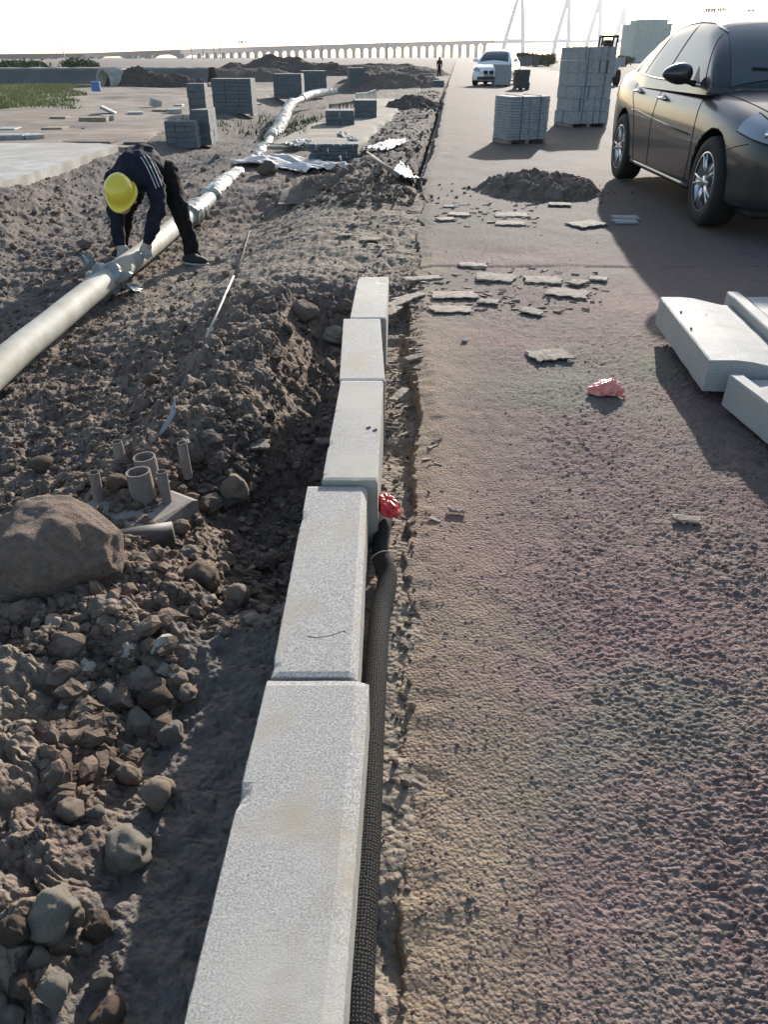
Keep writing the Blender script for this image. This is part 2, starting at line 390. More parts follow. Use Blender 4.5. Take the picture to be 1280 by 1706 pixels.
_c = np.empty(len(GO.data.vertices) * 3, dtype=np.float32); GO.data.vertices.foreach_get('co', _c); _c = _c.reshape(-1, 3); gx, gy = _c[:, 0].astype(float), _c[:, 1].astype(float)
gd = (-.26 + .032 * (gy - .45)) - gx; ge = road_edge(gy) - gx
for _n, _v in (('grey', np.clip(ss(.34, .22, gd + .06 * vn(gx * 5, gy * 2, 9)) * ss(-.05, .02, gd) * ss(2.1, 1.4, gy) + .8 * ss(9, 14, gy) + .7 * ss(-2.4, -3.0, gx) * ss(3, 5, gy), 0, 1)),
               ('dust', np.clip(ss(.22, .14, ge) * ss(4.3, 4.1, gy) * (.55 + .45 * ss(-.1, .25, vn(gy * 3, gx * 5, 12) + .15)) + .8 * ss(4.4, 5.4, gy) * ss(9.5, 7.5, gy) * ss(2.4, 1.4, gd), 0, 1))):
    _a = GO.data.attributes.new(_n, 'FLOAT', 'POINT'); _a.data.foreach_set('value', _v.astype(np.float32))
# road: own grid in road coordinates (distance from the edge)
def setattr_(o, n, v):
    a = o.data.attributes.new(n, 'FLOAT', 'POINT'); a.data.foreach_set('value', np.asarray(v, dtype=np.float32))
def road_mesh():
    ys = [-6, -2, -1, -.5, 0, .2]
    for v in np.concatenate([np.arange(1760, 300, -1.7), np.arange(300, 112, -1.5), [108, 104]]):
        a, yd, zd = ray(0, v); ys.append(-CH / zd * yd)
    ys = np.array(ys + [420, 800])
    tt = np.concatenate([np.linspace(-.10, .12, 46)[:-1], .12 + np.linspace(0, 1, 460) ** 1.35 * 10.5])
    dd = np.abs(ys)[:, None] * .0 + tt[None, :]
    # columns keep their pixel spacing by scaling with distance (near: 1.9 m wide carries the density)
    sc = np.clip((np.maximum(ys, .4) * .9 + .5) / 9.0, .16, 1.0)[:, None]
    dd = np.where(tt[None, :] <= .12, tt[None, :], .12 + (tt[None, :] - .12) * sc)
    dd[:, -1] = 10.5; dd[:, -2] = np.maximum(dd[:, -2], 8.8)
    X = road_edge(ys)[:, None] + dd; Y = np.repeat(ys[:, None], dd.shape[1], 1)
    Z = road_h(X, Y)
    V = np.stack([X, Y, Z], -1).reshape(-1, 3); r, c = X.shape; I = np.arange(r * c).reshape(r, c)
    F = np.stack([I[:-1, :-1], I[:-1, 1:], I[1:, 1:], I[1:, :-1]], -1).reshape(-1, 4)
    o = obj('road', npmesh('road', V, F, M_road))
    e = (X - road_edge(Y)).ravel(); x = X.ravel(); y = Y.ravel()
    setattr_(o, 'dust', np.clip(ss(.36, .03, e + .30 * fbm(x * 2.2, y * 1.4, 44, 4)) * .85 + .22 * ss(.0, .45, fbm(x * 3.2 - y * .25, y * .22, 57, 3)) + .12 * ss(.0, .4, fbm(x * 1.1, y * .8, 45, 4)), 0, 1))
    setattr_(o, 'grey', ss(4.2, 6.5, y + .5 * fbm(x * 1.5, y, 46, 3)) * .8)
    return o
tag(road_mesh(), kind='structure')

# flat setting sheets: slab, clay flat, sandy path
def slab_poly(name, pts, z, th, m, n=24, noise=.0):
    mb = MB(); top = []
    for i, p in enumerate(pts):
        q = pts[(i + 1) % len(pts)]
        for k in range(n):
            t = k / n; x = p[0] + (q[0] - p[0]) * t; y = p[1] + (q[1] - p[1]) * t
            top.append((x + random.uniform(-1, 1) * noise, y + random.uniform(-1, 1) * noise, z))
    N = len(top); vs = top + [(a, b, z - th) for a, b, c in top]
    fs = [tuple(range(N))] + [(i, i + N, (i + 1) % N + N, (i + 1) % N) for i in range(N)]
    mb.add(vs, fs); return mb.build(name, m)
tag(slab_poly('concrete_slab', [(-4.38, 7.5), (-4.35, 13.4), (-4.75, 13.7), (-12, 13.9), (-12, 7.0)], -.02, .3, M_concrete, noise=.008), kind='structure')
def sheet(name, x0, x1, y0, y1, z, m, nx=60, ny=60, amp=.03, sc=1.0, edge=.35):
    xs = np.linspace(x0, x1, nx); ys = np.linspace(y0, y1, ny); X, Y = np.meshgrid(xs, ys)
    ex = np.minimum.reduce([X - x0, x1 - X, Y - y0, y1 - Y]) + .9 * vn(X * .7, Y * .7, 71) * edge * 3
    Z = z + fbm(X * sc, Y * sc, 72, 4) * amp - .5 * ss(edge, -edge * .3, ex)
    V = np.stack([X, Y, Z], -1).reshape(-1, 3); I = np.arange(nx * ny).reshape(ny, nx)
    F = np.stack([I[:-1, :-1], I[:-1, 1:], I[1:, 1:], I[1:, :-1]], -1).reshape(-1, 4)
    return obj(name, npmesh(name, V, F, m))
tag(sheet('dry_flat', -30, -4.2, 13.2, 44, -.10, M_clay, 160, 160, .10, .6), kind='structure')
def path_mesh():
    ys = np.linspace(14.5, 33, 120); tt = np.linspace(0, 1, 30)
    X = (road_edge(ys) - 3.3)[:, None] + tt[None, :] * 2.1; Y = np.repeat(ys[:, None], 30, 1)
    ex = np.minimum(np.minimum(tt, 1 - tt)[None, :] * 2.1, np.minimum(Y - 14.5, 33 - Y)) + .25 * vn(X * 2, Y * 1.2, 73)
    Z = -.165 + fbm(X * 2, Y * 2, 74, 3) * .02 - .3 * ss(.22, .0, ex)
    V = np.stack([X, Y, Z], -1).reshape(-1, 3); I = np.arange(120 * 30).reshape(120, 30)
    F = np.stack([I[:-1, :-1], I[:-1, 1:], I[1:, 1:], I[1:, :-1]], -1).reshape(-1, 4)
    return obj('path', npmesh('path', V, F, M_sand))
tag(path_mesh(), kind='structure')
# ---------------------------------------------------------------- stones
def rock_shape(seed, sub=3, planes=11, fine=.10, lo=.62, hi=.95):
    rnd = random.Random(seed); bm = bmesh.new(); bmesh.ops.create_icosphere(bm, subdivisions=sub, radius=1)
    V = np.array([v.co[:] for v in bm.verts]); F = np.array([[a.index for a in f.verts] for f in bm.faces]); bm.free()
    P = []
    for _ in range(planes):
        n = np.array([rnd.gauss(0, 1) for _ in range(3)]); n /= np.linalg.norm(n); P.append((n, rnd.uniform(lo, hi)))
    r = np.ones(len(V)) * 1.02
    for n, d in P:
        k = V @ n; r = np.where(k > .05, np.minimum(r, d / np.maximum(k, .05)), r)
    f = fbm(V[:, 0] * 2.3 + V[:, 2] * 3 + seed, V[:, 1] * 2.3 - V[:, 2] * 2.1, seed, 4)
    r = r * (1 + fine * 2.2 * f)
    return V * r[:, None], F
ROCKS3 = [rock_shape(i, 4, 9 + i % 4, .11) for i in range(10)]
ROCKS1 = [rock_shape(40 + i, 1, 7, .24, .5, .95) for i in range(10)]
ROCKS2 = [rock_shape(60 + i, 2, 8, .24, .5, .95) for i in range(14)]
ROCK_ME = {}
def rock(u, v, wpx, hpx, m, label, group=None, sink=.25, seed=None, name='rock', lib=None, zoff=0):
    x, y, z = atg(u, v); t = (CH - z) / -ray(u, v)[2]; sx = wpx * t / FPX / 2; sz = hpx * t / FPX / 2 * 1.05
    k = (seed if seed is not None else random.randrange(10)) % 10
    key = (k, m.name)
    if key not in ROCK_ME: ROCK_ME[key] = npmesh('rock', ROCKS3[k][0], ROCKS3[k][1], m)
    o = obj(name, ROCK_ME[key], None, (x, y, z + sz * (1 - sink) * .85 + zoff), (0, 0, random.uniform(-.6, .6)))
    o.scale = (sx, sx * random.uniform(.8, 1.0), sz)
    return tag(o, label, 'rock', group)
bo = rock_shape(105, 6, 26, .055, .84, .98)
x, y, z = atg(105, 985)
b = obj('boulder', npmesh('boulder', bo[0], bo[1], M_boulder), None, (x - .02, y + .02, z + .10), (.1, .05, .2)); b.scale = (.198, .17, .155)
tag(b, 'large reddish brown boulder in front of the plastic pipe stubs', 'boulder')
RK = [ # u, v(base), w, h, mat, label
 (390, 832, 48, 54, 1, 'upright brown stone beside the dark wet soil right of the pipe stubs'),
 (340, 975, 60, 50, 0, 'grey brown clod on the bank right of the boulder'),
 (398, 1008, 44, 48, 1, 'pointed brown stone on the dirt just left of the kerb shadow, beside a wide clod'),
 (262, 1172, 66, 44, 0, 'wide flat-topped brown stone at the head of the lower left rubble'),
 (296, 1142, 34, 30, 1, 'small tan stone perched behind the wide flat-topped stone'),
 (314, 1160, 34, 28, 1, 'small brown stone next to the kerb side of the wide flat-topped stone'),
 (178, 1168, 62, 42, 2, 'grey stone over a dark hollow in the left rubble'),
 (238, 1138, 60, 36, 2, 'rounded stone behind the wide flat-topped stone'),
 (237, 1218, 50, 50, 2, 'grey faceted stone below the wide flat-topped stone'),
 (288, 1232, 46, 44, 2, 'grey green stone on the kerb side of the rubble row'),
 (235, 1250, 38, 26, 1, 'smooth purplish pebble in the rubble row'),
 (218, 1302, 42, 44, 1, 'tan stone standing upright amid small gravel'),
 (266, 1335, 60, 56, 1, 'big ochre stone at the kerb-side edge of the rubble'),
 (120, 1358, 52, 34, 1, 'ochre stone sunk into the left dirt'),
 (160, 1358, 30, 24, 2, 'little grey cube-shaped stone beside the ochre stone'),
 (218, 1428, 84, 74, 2, 'large pale green-grey stone leaning in the middle of the rubble'),
 (222, 1434, 44, 26, 2, 'flat pale stone lying against the foot of the large green-grey stone'),
 (90, 1540, 96, 84, 2, 'broad pale grey rock at the left side of the lower rubble'),
 (126, 1536, 36, 50, 1, 'pale pink stone leaning on the broad grey rock'),
 (166, 1554, 50, 50, 0, 'dark earthy rock right of the pale pink stone'),
 (66, 1606, 34, 44, 2, 'pale egg-shaped stone below the broad grey rock'),
 (142, 1586, 30, 28, 2, 'small round greenish stone in the lower rubble'),
 (98, 1662, 56, 66, 2, 'knobbly upright grey rock near the bottom left corner'),
 (172, 1640, 40, 38, 2, 'pale wedge of stone right of the knobbly rock'),
 (182, 1700, 54, 50, 0, 'crumbly clod at the bottom of the photo beside the smooth shaded strip'),
 (30, 1560, 50, 60, 0, 'dark clod at the left edge of the photo beside the broad grey rock'),
 (40, 1655, 52, 50, 0, 'rounded clod in the bottom left corner'),
 (20, 1700, 50, 40, 2, 'half-buried stone at the very bottom left corner'),
 (510, 532, 46, 38, 0, 'brown clod on the mound left of the farthest kerb stone'),
 (556, 562, 44, 26, 2, 'grey stone touching the left side of the second farthest kerb stone'),
 (575, 520, 30, 24, 0, 'reddish clod beside the farthest kerb stone'),
 (252, 640, 26, 20, 0, 'dark clod in the dirt between the white stick and the pipe stubs'),
 (70, 782, 44, 26, 0, 'broad flat clod in the dirt left of the pipe stubs'),
 (196, 812, 40, 28, 0, 'reddish stone between the pipe stubs'),
 (168, 812, 22, 18, 0, 'small clod left of the plinth of the pipe stubs'),
 (330, 768, 34, 22, 0, 'stone behind the right pipe stub'),
 (450, 700, 26, 20, 0, 'stone on the shaded mound beside the kerb'),
 (315, 925, 40, 20, 2, 'flat pale stone on the bank near the mouth of the dark pipe'),
 (122, 1226, 50, 16, 2, 'thin flat stone in the dirt left of the rubble row'),
 (40, 1228, 34, 22, 1, 'reddish pebble near the left edge of the dirt'),
 (445, 290, 34, 24, 0, 'dark block of soil holding down the white sheet'),
]
MM = {0: M_clod, 1: M_stonebrown, 2: M_stonegrey}
for i, (u, v, a, c, m, lab) in enumerate(RK):
    rock(u, v, a, c, MM[m], lab, seed=i)

def scatter(name, pts, sizes, m, lib=ROCKS1, flat=.75, sink=.3, kind='stuff', hf=None, label=None):
    Vs = []; Fs = []; n = 0
    for k, ((x, y, z), s) in enumerate(zip(pts, sizes)):
        V, F = lib[k % len(lib)]; th = random.uniform(0, 6.28); c, si = math.cos(th), math.sin(th)
        W = V * np.array([s, s * random.uniform(.6, 1), s * flat * random.uniform(.6, 1.1)])
        Q = np.stack([W[:, 0] * c - W[:, 1] * si + x, W[:, 0] * si + W[:, 1] * c + y, W[:, 2] + z + s * flat * (1 - sink) * .6], -1)
        Vs.append(Q); Fs.append(F + n); n += len(V)
    o = obj(name, npmesh(name, np.concatenate(Vs), np.concatenate(Fs), m, smooth=False))
    return tag(o, label, None, kind=kind) 
def pix_pts(n, u0, u1, v0, v1, cond=None):
    us = RNG.uniform(u0, u1, n); vs = RNG.uniform(v0, v1, n); P = []
    X = np.zeros(n); Y = np.zeros(n); Z = np.full(n, -.2)
    a = (us - 640) / FPX; b = (853 - vs) / FPX; yd = CP + b * SP; zd = -SP + b * CP
    for _ in range(10):
        t = (Z - CH) / zd; X = a * t; Y = yd * t; Z = .5 * Z + .5 * ground_h(X, Y)
    k = np.ones(n, bool) if cond is None else cond(X, Y, us, vs)
    return list(zip(X[k], Y[k], Z[k])), t[k]
def notkerb(X, Y, u, v):
    d = (-.26 + .032 * (Y - .45)) - X
    e = road_edge(Y) - X
    free = (d > .02) | (Y > 4.4)
    strip = (Y < 1.45) & (d < .30 + .05 * np.sin(Y * 9))
    return free & ~strip & (e > .05)
# rubble zone in the lower left, denser and larger
P, t = pix_pts(7500, -60, 345, 1080, 1730, lambda X, Y, u, v: notkerb(X, Y, u, v) & ((vn(X * 5, Y * 5, 81) > -.12)))
scatter('rubble', P, np.clip(RNG.lognormal(-4.7, .6, len(P)), .003, .04), M_clod, ROCKS2)
P, t = pix_pts(1300, -60, 345, 1080, 1730, lambda X, Y, u, v: notkerb(X, Y, u, v) & ((vn(X * 5, Y * 5, 81) > .0)))
scatter('rubble', P, np.clip(RNG.lognormal(-4.5, .55, len(P)), .004, .032), M_stonegrey, ROCKS2)
P, t = pix_pts(5200, -60, 600, 480, 1090, notkerb)
scatter('rubble', P, np.clip(RNG.lognormal(-4.75, .6, len(P)), .004, .045), M_clod, ROCKS2)
P, t = pix_pts(900, -60, 600, 480, 1090, notkerb)
scatter('rubble', P, np.clip(RNG.lognormal(-4.7, .5, len(P)), .004, .03), M_stonebrown, ROCKS2)
P, t = pix_pts(2600, -60, 720, 215, 490, lambda X, Y, u, v: notkerb(X, Y, u, v) & ((RNG.uniform(0, 1, len(X)) < .22) | (X < -2.6) | (v < 330)))
scatter('rubble', P, np.clip(RNG.lognormal(-4.4, .6, len(P)), .006, .07), M_clod, ROCKS1)
# wet dark soil around the stubs
P, t = pix_pts(420, 340, 440, 700, 850, notkerb)
scatter('dark_soil', P, np.clip(RNG.lognormal(-4.2, .5, len(P)), .006, .05), M_darkclod, ROCKS2)
P, t = pix_pts(420, 130, 340, 770, 880, notkerb)
scatter('rubble', P, np.clip(RNG.lognormal(-4.5, .45, len(P)), .005, .028), M_clod, ROCKS2)
P, t = pix_pts(60, 225, 300, 830, 862, notkerb)
scatter('dark_soil', P, np.clip(RNG.lognormal(-4.4, .4, len(P)), .006, .03), M_darkclod, ROCKS2)
# crumbs on the road and in the trench
def road_pts(n, u0, u1, v0, v1):
    P = []
    for _ in range(n):
        x, y, z = at(random.uniform(u0, u1), random.uniform(v0, v1), 0)
        if x > float(road_edge(y)) + .04: P.append((x, y, .001))
    return P
P = road_pts(120, 680, 1000, 560, 1300) + road_pts(60, 640, 900, 1200, 1706) + road_pts(10, 900, 1280, 900, 1706) + road_pts(380, 680, 1020, 330, 520)
scatter('road_crumbs', P, np.clip(RNG.lognormal(-6.0, .45, len(P)), .0012, .008), M_soilpile)
P = []
for _ in range(6500):
    x, y, z = at(random.uniform(640, 1300), random.uniform(600, 1720) , 0)
    if x > float(road_edge(y)) + .06 and random.random() < .25 + (x - float(road_edge(y))) * 1.3: P.append((x, y, 0))
P = [(x, y, z) for (x, y, _), z in zip(P, road_h(np.array([p[0] for p in P]), np.array([p[1] for p in P])))]
scatter('asphalt_chippings', P, np.clip(RNG.lognormal(-5.75, .40, len(P)), .0015, .0075), M_road, flat=.45, sink=.9)
ys = RNG.uniform(.5, 4.6, 700); xs = road_edge(ys) + RNG.uniform(-.10, .05, 700)
P = [(x, y, max(G(x, y), float(road_h(np.array([x]), np.array([y]))[0]))) for x, y in zip(xs, ys)]
scatter('trench_soil', P, np.clip(RNG.lognormal(-5.3, .5, len(P)), .002, .016), M_clod)

# ---------------------------------------------------------------- kerb stones
def kerb_block(x0n, x0f, wd, y0, y1, top, cham=.02, h=.5, seed=0):
    rnd = random.Random(seed); bm = bmesh.new(); ny, nx, nz = 60, 12, 8
    # cross-section points (x, z), left bottom -> left top -> right top (chamfer) -> right bottom
    cs = [(0, -h), (0, -h * .5), (0, -.02), (0, -.002), (.002, 0)] + [(wd * k / 10, 0) for k in range(1, 9)] + [(wd - cham, 0), (wd - cham * .5, -.004), (wd, -.012), (wd, -.05), (wd, -h * .5), (wd, -h)]
    rings = []
    for j in range(ny + 1):
        t = j / ny; y = y0 + (y1 - y0) * t; xo = x0n + (x0f - x0n) * t; ring = []
        for i, (cx, cz) in enumerate(cs):
            jx = rnd.gauss(0, .0003); jz = rnd.gauss(0, .00008)
            if i in (3, 4):
                q_ = max(0, float(fbm(np.array([y * 14.]), np.array([seed * 3.3]), 7, 5)[0]) - .25) * .02; jx += q_; jz -= q_ * .8
            if i in (11, 12) and wd - cham > 0:
                q_ = max(0, float(fbm(np.array([y * 11.]), np.array([seed * 5.1]), 8, 5)[0]) - .25) * (.02 if seed < 2 else .006); jx -= q_; jz -= q_
            if j in (0, ny) and cz > -.01: jz -= .0025
            ring.append(bm.verts.new((xo + cx + jx, y + (rnd.gauss(0, .0008) if j in (0, ny) else 0), top + cz + jz)))
        rings.append(ring)
    for a, b in zip(rings, rings[1:]):
        for i in range(len(cs) - 1): bm.faces.new((a[i], b[i], b[i + 1], a[i + 1]))
    bm.faces.new(list(rings[0])); bm.faces.new(list(reversed(rings[-1])))
    bmesh.ops.recalc_face_normals(bm, faces=bm.faces)
    me = bpy.data.meshes.new('kerb_stone'); bm.to_mesh(me); bm.free(); me.materials.append(M_kerb); return me
KB = [(-.262, -.229, .200, .22, 1.056, .165, .026, 'nearest granite kerb stone, cut by the bottom of the photo'),
      (-.222, -.217, .170, 1.066, 1.822, .167, .016, 'second kerb stone from the camera, cracked near its near end'),
      (-.176, -.160, .158, 1.83, 2.585, .182, .004, 'middle kerb stone, set a little higher, with the red bag at its near right corner'),
      (-.166, -.186, .170, 2.592, 3.345, .182, .004, 'fourth kerb stone from the camera with a thin dark crack at its near edge'),
      (-.156, -.140, .166, 3.352, 4.10, .182, .004, 'farthest kerb stone of the row, ending at the trampled soil')]
for i, (a, b_, wd, y0, y1, top, ch, lab) in enumerate(KB):
    o = obj('kerb_stone', kerb_block(a, b_, wd, y0, y1, top, ch, .5, i)); tag(o, lab, 'kerb stone', 'row of granite kerb stones')
    if i == 1:
        mb = MB(); mb.tube([(-.085, 1.20, .1665), (-.077, 1.19, .1655), (-.067, 1.205, .160), (-.06, 1.18, .148), (-.056, 1.13, .12)], .0016, 5); mb.build('crack', M_hole, o)
        mb = MB(); mb.tube([(-.162, 1.183, .1672), (-.14, 1.178, .1672), (-.11, 1.186, .1672), (-.085, 1.2, .1672)], .0005, 4); mb.build('crack', M_hole, o)
    if i == 2:
        for (uu, vv) in ((614, 713), (625, 717)):
            q = at(uu, vv, .183); mb = MB(); mb.tube([(q[0] - .006, q[1], .1825), (q[0] + .006, q[1] + .006, .1835)], [.003, .004], 6); mb.build('soil_spot', M_soilpile, o)

# pale footing under the near kerb stones, visible at their right foot
# ---------------------------------------------------------------- corrugated hose
def hose(name, pts, r, label, ncirc=40, ring=.0045, open_end=True):
    # Catmull-Rom
    P = [Vector(p) for p in pts]; out = []
    for i in range(len(P) - 1):
        p0 = P[max(i - 1, 0)]; p1 = P[i]; p2 = P[i + 1]; p3 = P[min(i + 2, len(P) - 1)]
        n = max(4, int((p2 - p1).length / (ring * .5)))
        for k in range(n):
            t = k / n
            out.append(.5 * ((2 * p1) + (-p0 + p2) * t + (2 * p0 - 5 * p1 + 4 * p2 - p3) * t * t + (-p0 + 3 * p1 - 3 * p2 + p3) * t ** 3))
    out.append(P[-1]); V = []; F = []; UV = []; L = 0; up = Vector((0, 0, 1))
    for i, p in enumerate(out):
        d = (out[min(i + 1, len(out) - 1)] - out[max(i - 1, 0)]).normalized(); a = d.cross(up).normalized(); b = a.cross(d)
        if i: L += (p - out[i - 1]).length
        rr = r * (1 + .007 * math.sin(L / ring * 2 * math.pi * .5))
        for k in range(ncirc):
            th = 2 * math.pi * k / ncirc; q = p + a * math.cos(th) * rr + b * math.sin(th) * rr; V.append(q[:]); UV.append((k / ncirc, L))
    n = len(out)
    for i in range(n - 1):
        for k in range(ncirc):
            a0 = i * ncirc + k; a1 = i * ncirc + (k + 1) % ncirc; F.append((a0, a1, a1 + ncirc, a0 + ncirc))
    me = npmesh(name, V, F, M_hose); uvl = me.uv_layers.new(name='UVMap'); data = []
    for poly in me.polygons:
        ks = [me.loops[l].vertex_index for l in poly.loop_indices]
        for vi in ks:
            u, v = UV[vi]
            if u == 0 and any(UV[q][0] > .9 for q in ks): u = 1.0
            data += [u, v]
    uvl.data.foreach_set('uv', data)
    o = obj(name, me); tag(o, label, 'hose'); 
    return o, out
def hp(u, v, z): return at(u, v, z)
h1, o1 = hose('corrugated_hose', [(-.036, .15, -.01), hp(594, 1706, .0), hp(601, 1550, .0), hp(611, 1400, .0), hp(618, 1250, .0), hp(626, 1120, .0), hp(633, 1030, .0), hp(643, 985, .005), hp(645, 955, .015), hp(634, 928, .035)], .0265, 'black mesh-wrapped hose in the trench beside the nearest kerb stones')
mb = MB(); e = Vector(o1[-1]); d = (Vector(o1[-1]) - Vector(o1[-4])).normalized()
ringpts = []; a = d.cross(Vector((0, 0, 1))).normalized(); bb = a.cross(d)
for k in range(25):
    th = 2 * math.pi * k / 24; ringpts.append(e + a * math.cos(th) * .027 + bb * math.sin(th) * .027)
mb.tube(ringpts, .0016, 6, cap=False); mb.build('rim', M_stub, h1, True)
mb = MB(); mb.tube([e - d * .004, e - d * .002], .026, 24); mb.build('dark_mouth', M_hole, h1)
h2, o2 = hose('corrugated_hose', [hp(640, 965, -.03), hp(634, 915, -.02), hp(638, 885, -.01), hp(642, 860, -.02), hp(640, 835, -.05)], .0235, 'short black hose end coming out from under the red bag by the middle kerb stone')

# ---------------------------------------------------------------- red bags and flower
def crumpled(name, c, rx, ry, rz, m, label, seed, rot=0, cat='plastic bag'):
    V, F = rock_shape(seed, 5, 9, .11); V = V.copy()
    th = np.arctan2(V[:, 1], V[:, 0]); V *= (1 + .06 * np.sin(th * 9 + V[:, 2] * 5))[:, None]
    V = V * np.array([rx, ry, rz]); V[:, 2] = np.maximum(V[:, 2], -rz * .35)
    o = obj(name, npmesh(name, V, F, m), None, c, (0, 0, rot)); tag(o, label, cat); return o
q = at(648, 838, .06); o = crumpled('plastic_bag', (q[0] - .0, q[1] + .01, .045), .036, .05, .038, M_red, 'crumpled bright red plastic bag wedged beside the middle kerb stone', 5, .3)
q = at(1008, 662, .0); o = crumpled('plastic_bag', (q[0], q[1] + .02, .028), .068, .05, .044, M_pink, 'pale red knotted plastic bag lying on the asphalt', 9, -.35)
mb = MB(); mb.tube([(.055, -.012, -.005), (.073, -.022, -.010), (.086, -.018, -.012)], [.012, .005, .009], 8); mb.build('knot', M_pink, o, True)
q = at(656, 1012, -.03); fl = empty('artificial_flower', q, 0, 'small crimson flower head in the trench next to the hose', 'flower')
for k in range(9):
    a = k * .7; s = MB(); s.tube([(0, 0, .004), (math.cos(a) * .006, math.sin(a) * .006, .010 + .002 * (k % 3)), (math.cos(a) * .013, math.sin(a) * .013, .008 + .003 * (k % 3))], [.002, .006, .003], 6, squash=.5)
    s.build('petal', M_magenta, fl, True)
mb = MB(); mb.tube([(0, .006, .0), (-.004, .05, .01), (-.006, .11, .004), (-.002, .16, .0)], .0009, 5); mb.build('stem', M_stick, fl)

# ---------------------------------------------------------------- wood pieces on the road
def plank(u, v, wpx, dpx, rot, label, m=None, th=.014, name='wood_plank', split=0, z0=.006, tilt=0.0):
    x, y, z = at(u, v, z0); t = (CH - z0) / -ray(u, v)[2]; L = wpx * t / FPX; W = dpx * t / FPX / (-ray(u, v)[2] / ray(u, v)[1] / 1.0 + .05) * .9
    W = min(W * 1.5, L * .7); rnd = random.Random(int(u * 7 + v)); n = 14; bm_v = []; F = []
    top = []; bot = []
    for j in range(n + 1):
        s = -L / 2 + L * j / n; j0 = (.05 * math.sin(j * 1.1 + u) + rnd.uniform(-.05, .05)) * W if 0 < j < n else 0
        je = rnd.uniform(-.05, .05) * L if j in (0, n) else 0
        for k in range(5):
            yy = -W / 2 + W * k / 4 + (j0 if k == 0 else 0) + ((.04 * math.sin(j * .8 + v) + rnd.uniform(-.06, .06)) * W if k == 4 else 0)
            xx = s + (rnd.uniform(-.07, .07) * L if j in (0, n) else 0)
            zz = th * (1 + rnd.uniform(-.10, .06) - (.15 if k in (0, 4) else 0)) + rnd.uniform(-.0008, .0008)
            bm_v.append((xx, yy, zz))
    N = len(bm_v); bm_v += [(a, b, 0.0) for a, b, c in bm_v]
    for j in range(n):
        for k in range(4):
            a = j * 5 + k; F.append((a, a + 1, a + 6, a + 5)); F.append((a + N, a + 5 + N, a + 6 + N, a + 1 + N))
        a = j * 5; F.append((a, a + 5, a + 5 + N, a + N)); a = j * 5 + 4; F.append((a, a + N, a + 5 + N, a + 5))
    for k in range(4):
        F.append((k, k + N, k + 1 + N, k + 1)); a = n * 5 + k; F.append((a, a + 1, a + 1 + N, a + N))
    o = obj(name, newmesh(name, bm_v, F, [m or M_wood]), None, (x, y, z), (tilt, 0, rot)); return tag(o, label, 'wood')
PL = [(756, 492, 72, 9, .05, 'split board just right of the farthest kerb stone, upper of two', 0), (752, 516, 66, 9, .02, 'split board just right of the farthest kerb stone, lower of two', 0),
 (814, 503, 34, 16, -.2, 'short broken plank beside the two split boards', 1), (886, 519, 40, 7, -.7, 'narrow splinter lying alone below the broken planks', 1),
 (788, 443, 48, 5, -.12, 'thin dark splinter nearest the asphalt joint', 0), (828, 464, 64, 14, -.25, 'frayed chipboard piece at the left end of the debris row', 1),
 (905, 468, 60, 13, -.12, 'longest broken board in the debris row on the asphalt', 1), (962, 472, 34, 12, .7, 'frayed board end joined to the right of the longest board', 1),
 (948, 489, 66, 13, -.4, 'greenish board lying in front of the longest board', 1), (998, 466, 28, 6, -.2, 'small splinter at the right end of the debris row', 0),
 (915, 592, 68, 15, .25, 'rough bark slab alone on the asphalt between the debris row and the pale red bag', 1),
 (978, 374, 58, 14, .55, 'flat pale board at the edge of the car shadow', 1), (1042, 363, 40, 6, .0, 'upper of two grey battens lying in the car shadow', 2), (1042, 370, 40, 6, .0, 'lower of two grey battens lying in the car shadow', 2),
 (852, 359, 52, 7, .05, 'pale splintered plank below the soil heap, farther one', 1), (850, 373, 46, 7, .0, 'pale splintered plank below the soil heap, nearer one', 1),
 (932, 341, 36, 5, -.1, 'plank at the foot of the soil heap', 1), (748, 345, 16, 6, .1, 'small white wood chip by the road edge', 2),
 (765, 358, 34, 8, -.2, 'crumbled wood left of the soil heap', 0), (744, 366, 30, 7, .3, 'crumbled wood nearest the road edge left of the soil heap', 0),
 (1145, 866, 42, 9, -.25, 'dark twig-like splinter on the right of the open asphalt', 0), (762, 850, 28, 8, -.15, 'dark dry leaf shaped chip on the asphalt near the red bag', 0),
 (775, 568, 12, 18, 1.2, 'tiny white paper-like chip on the asphalt', 2)]
for (u, v, a, c, r_, lab, mi) in PL: plank(u, v, a, c, r_, lab, {0: M_wood, 1: M_palewood, 2: M_paver}[mi], th=.008 if v > 480 else .013)
for k, (u, v, a, r_, lab) in enumerate([(665, 505, 62, 1.0, 'brown strip of bark propped beside the end of the kerb row'), (680, 497, 60, .75, 'second bark strip fanning out from the end of the kerb row'), (652, 520, 50, 1.15, 'bark strip lying closest to the farthest kerb stone'),
                                       (665, 660, 60, 1.15, 'long thin wood sliver in the trench right of the middle kerb stone'), (688, 598, 30, .7, 'pale torn chip on the trench edge'), (705, 465, 66, .25, 'reddish bark strip on the soil behind the kerb row'), (650, 955, 70, 1.5, 'thin lath standing in the trench behind the hose')]):
    plank(u, v, a, 5, r_, lab, M_wood if k != 4 else M_palewood, th=.012, name='bark_strip', z0=.0 if k != 6 else -.06)

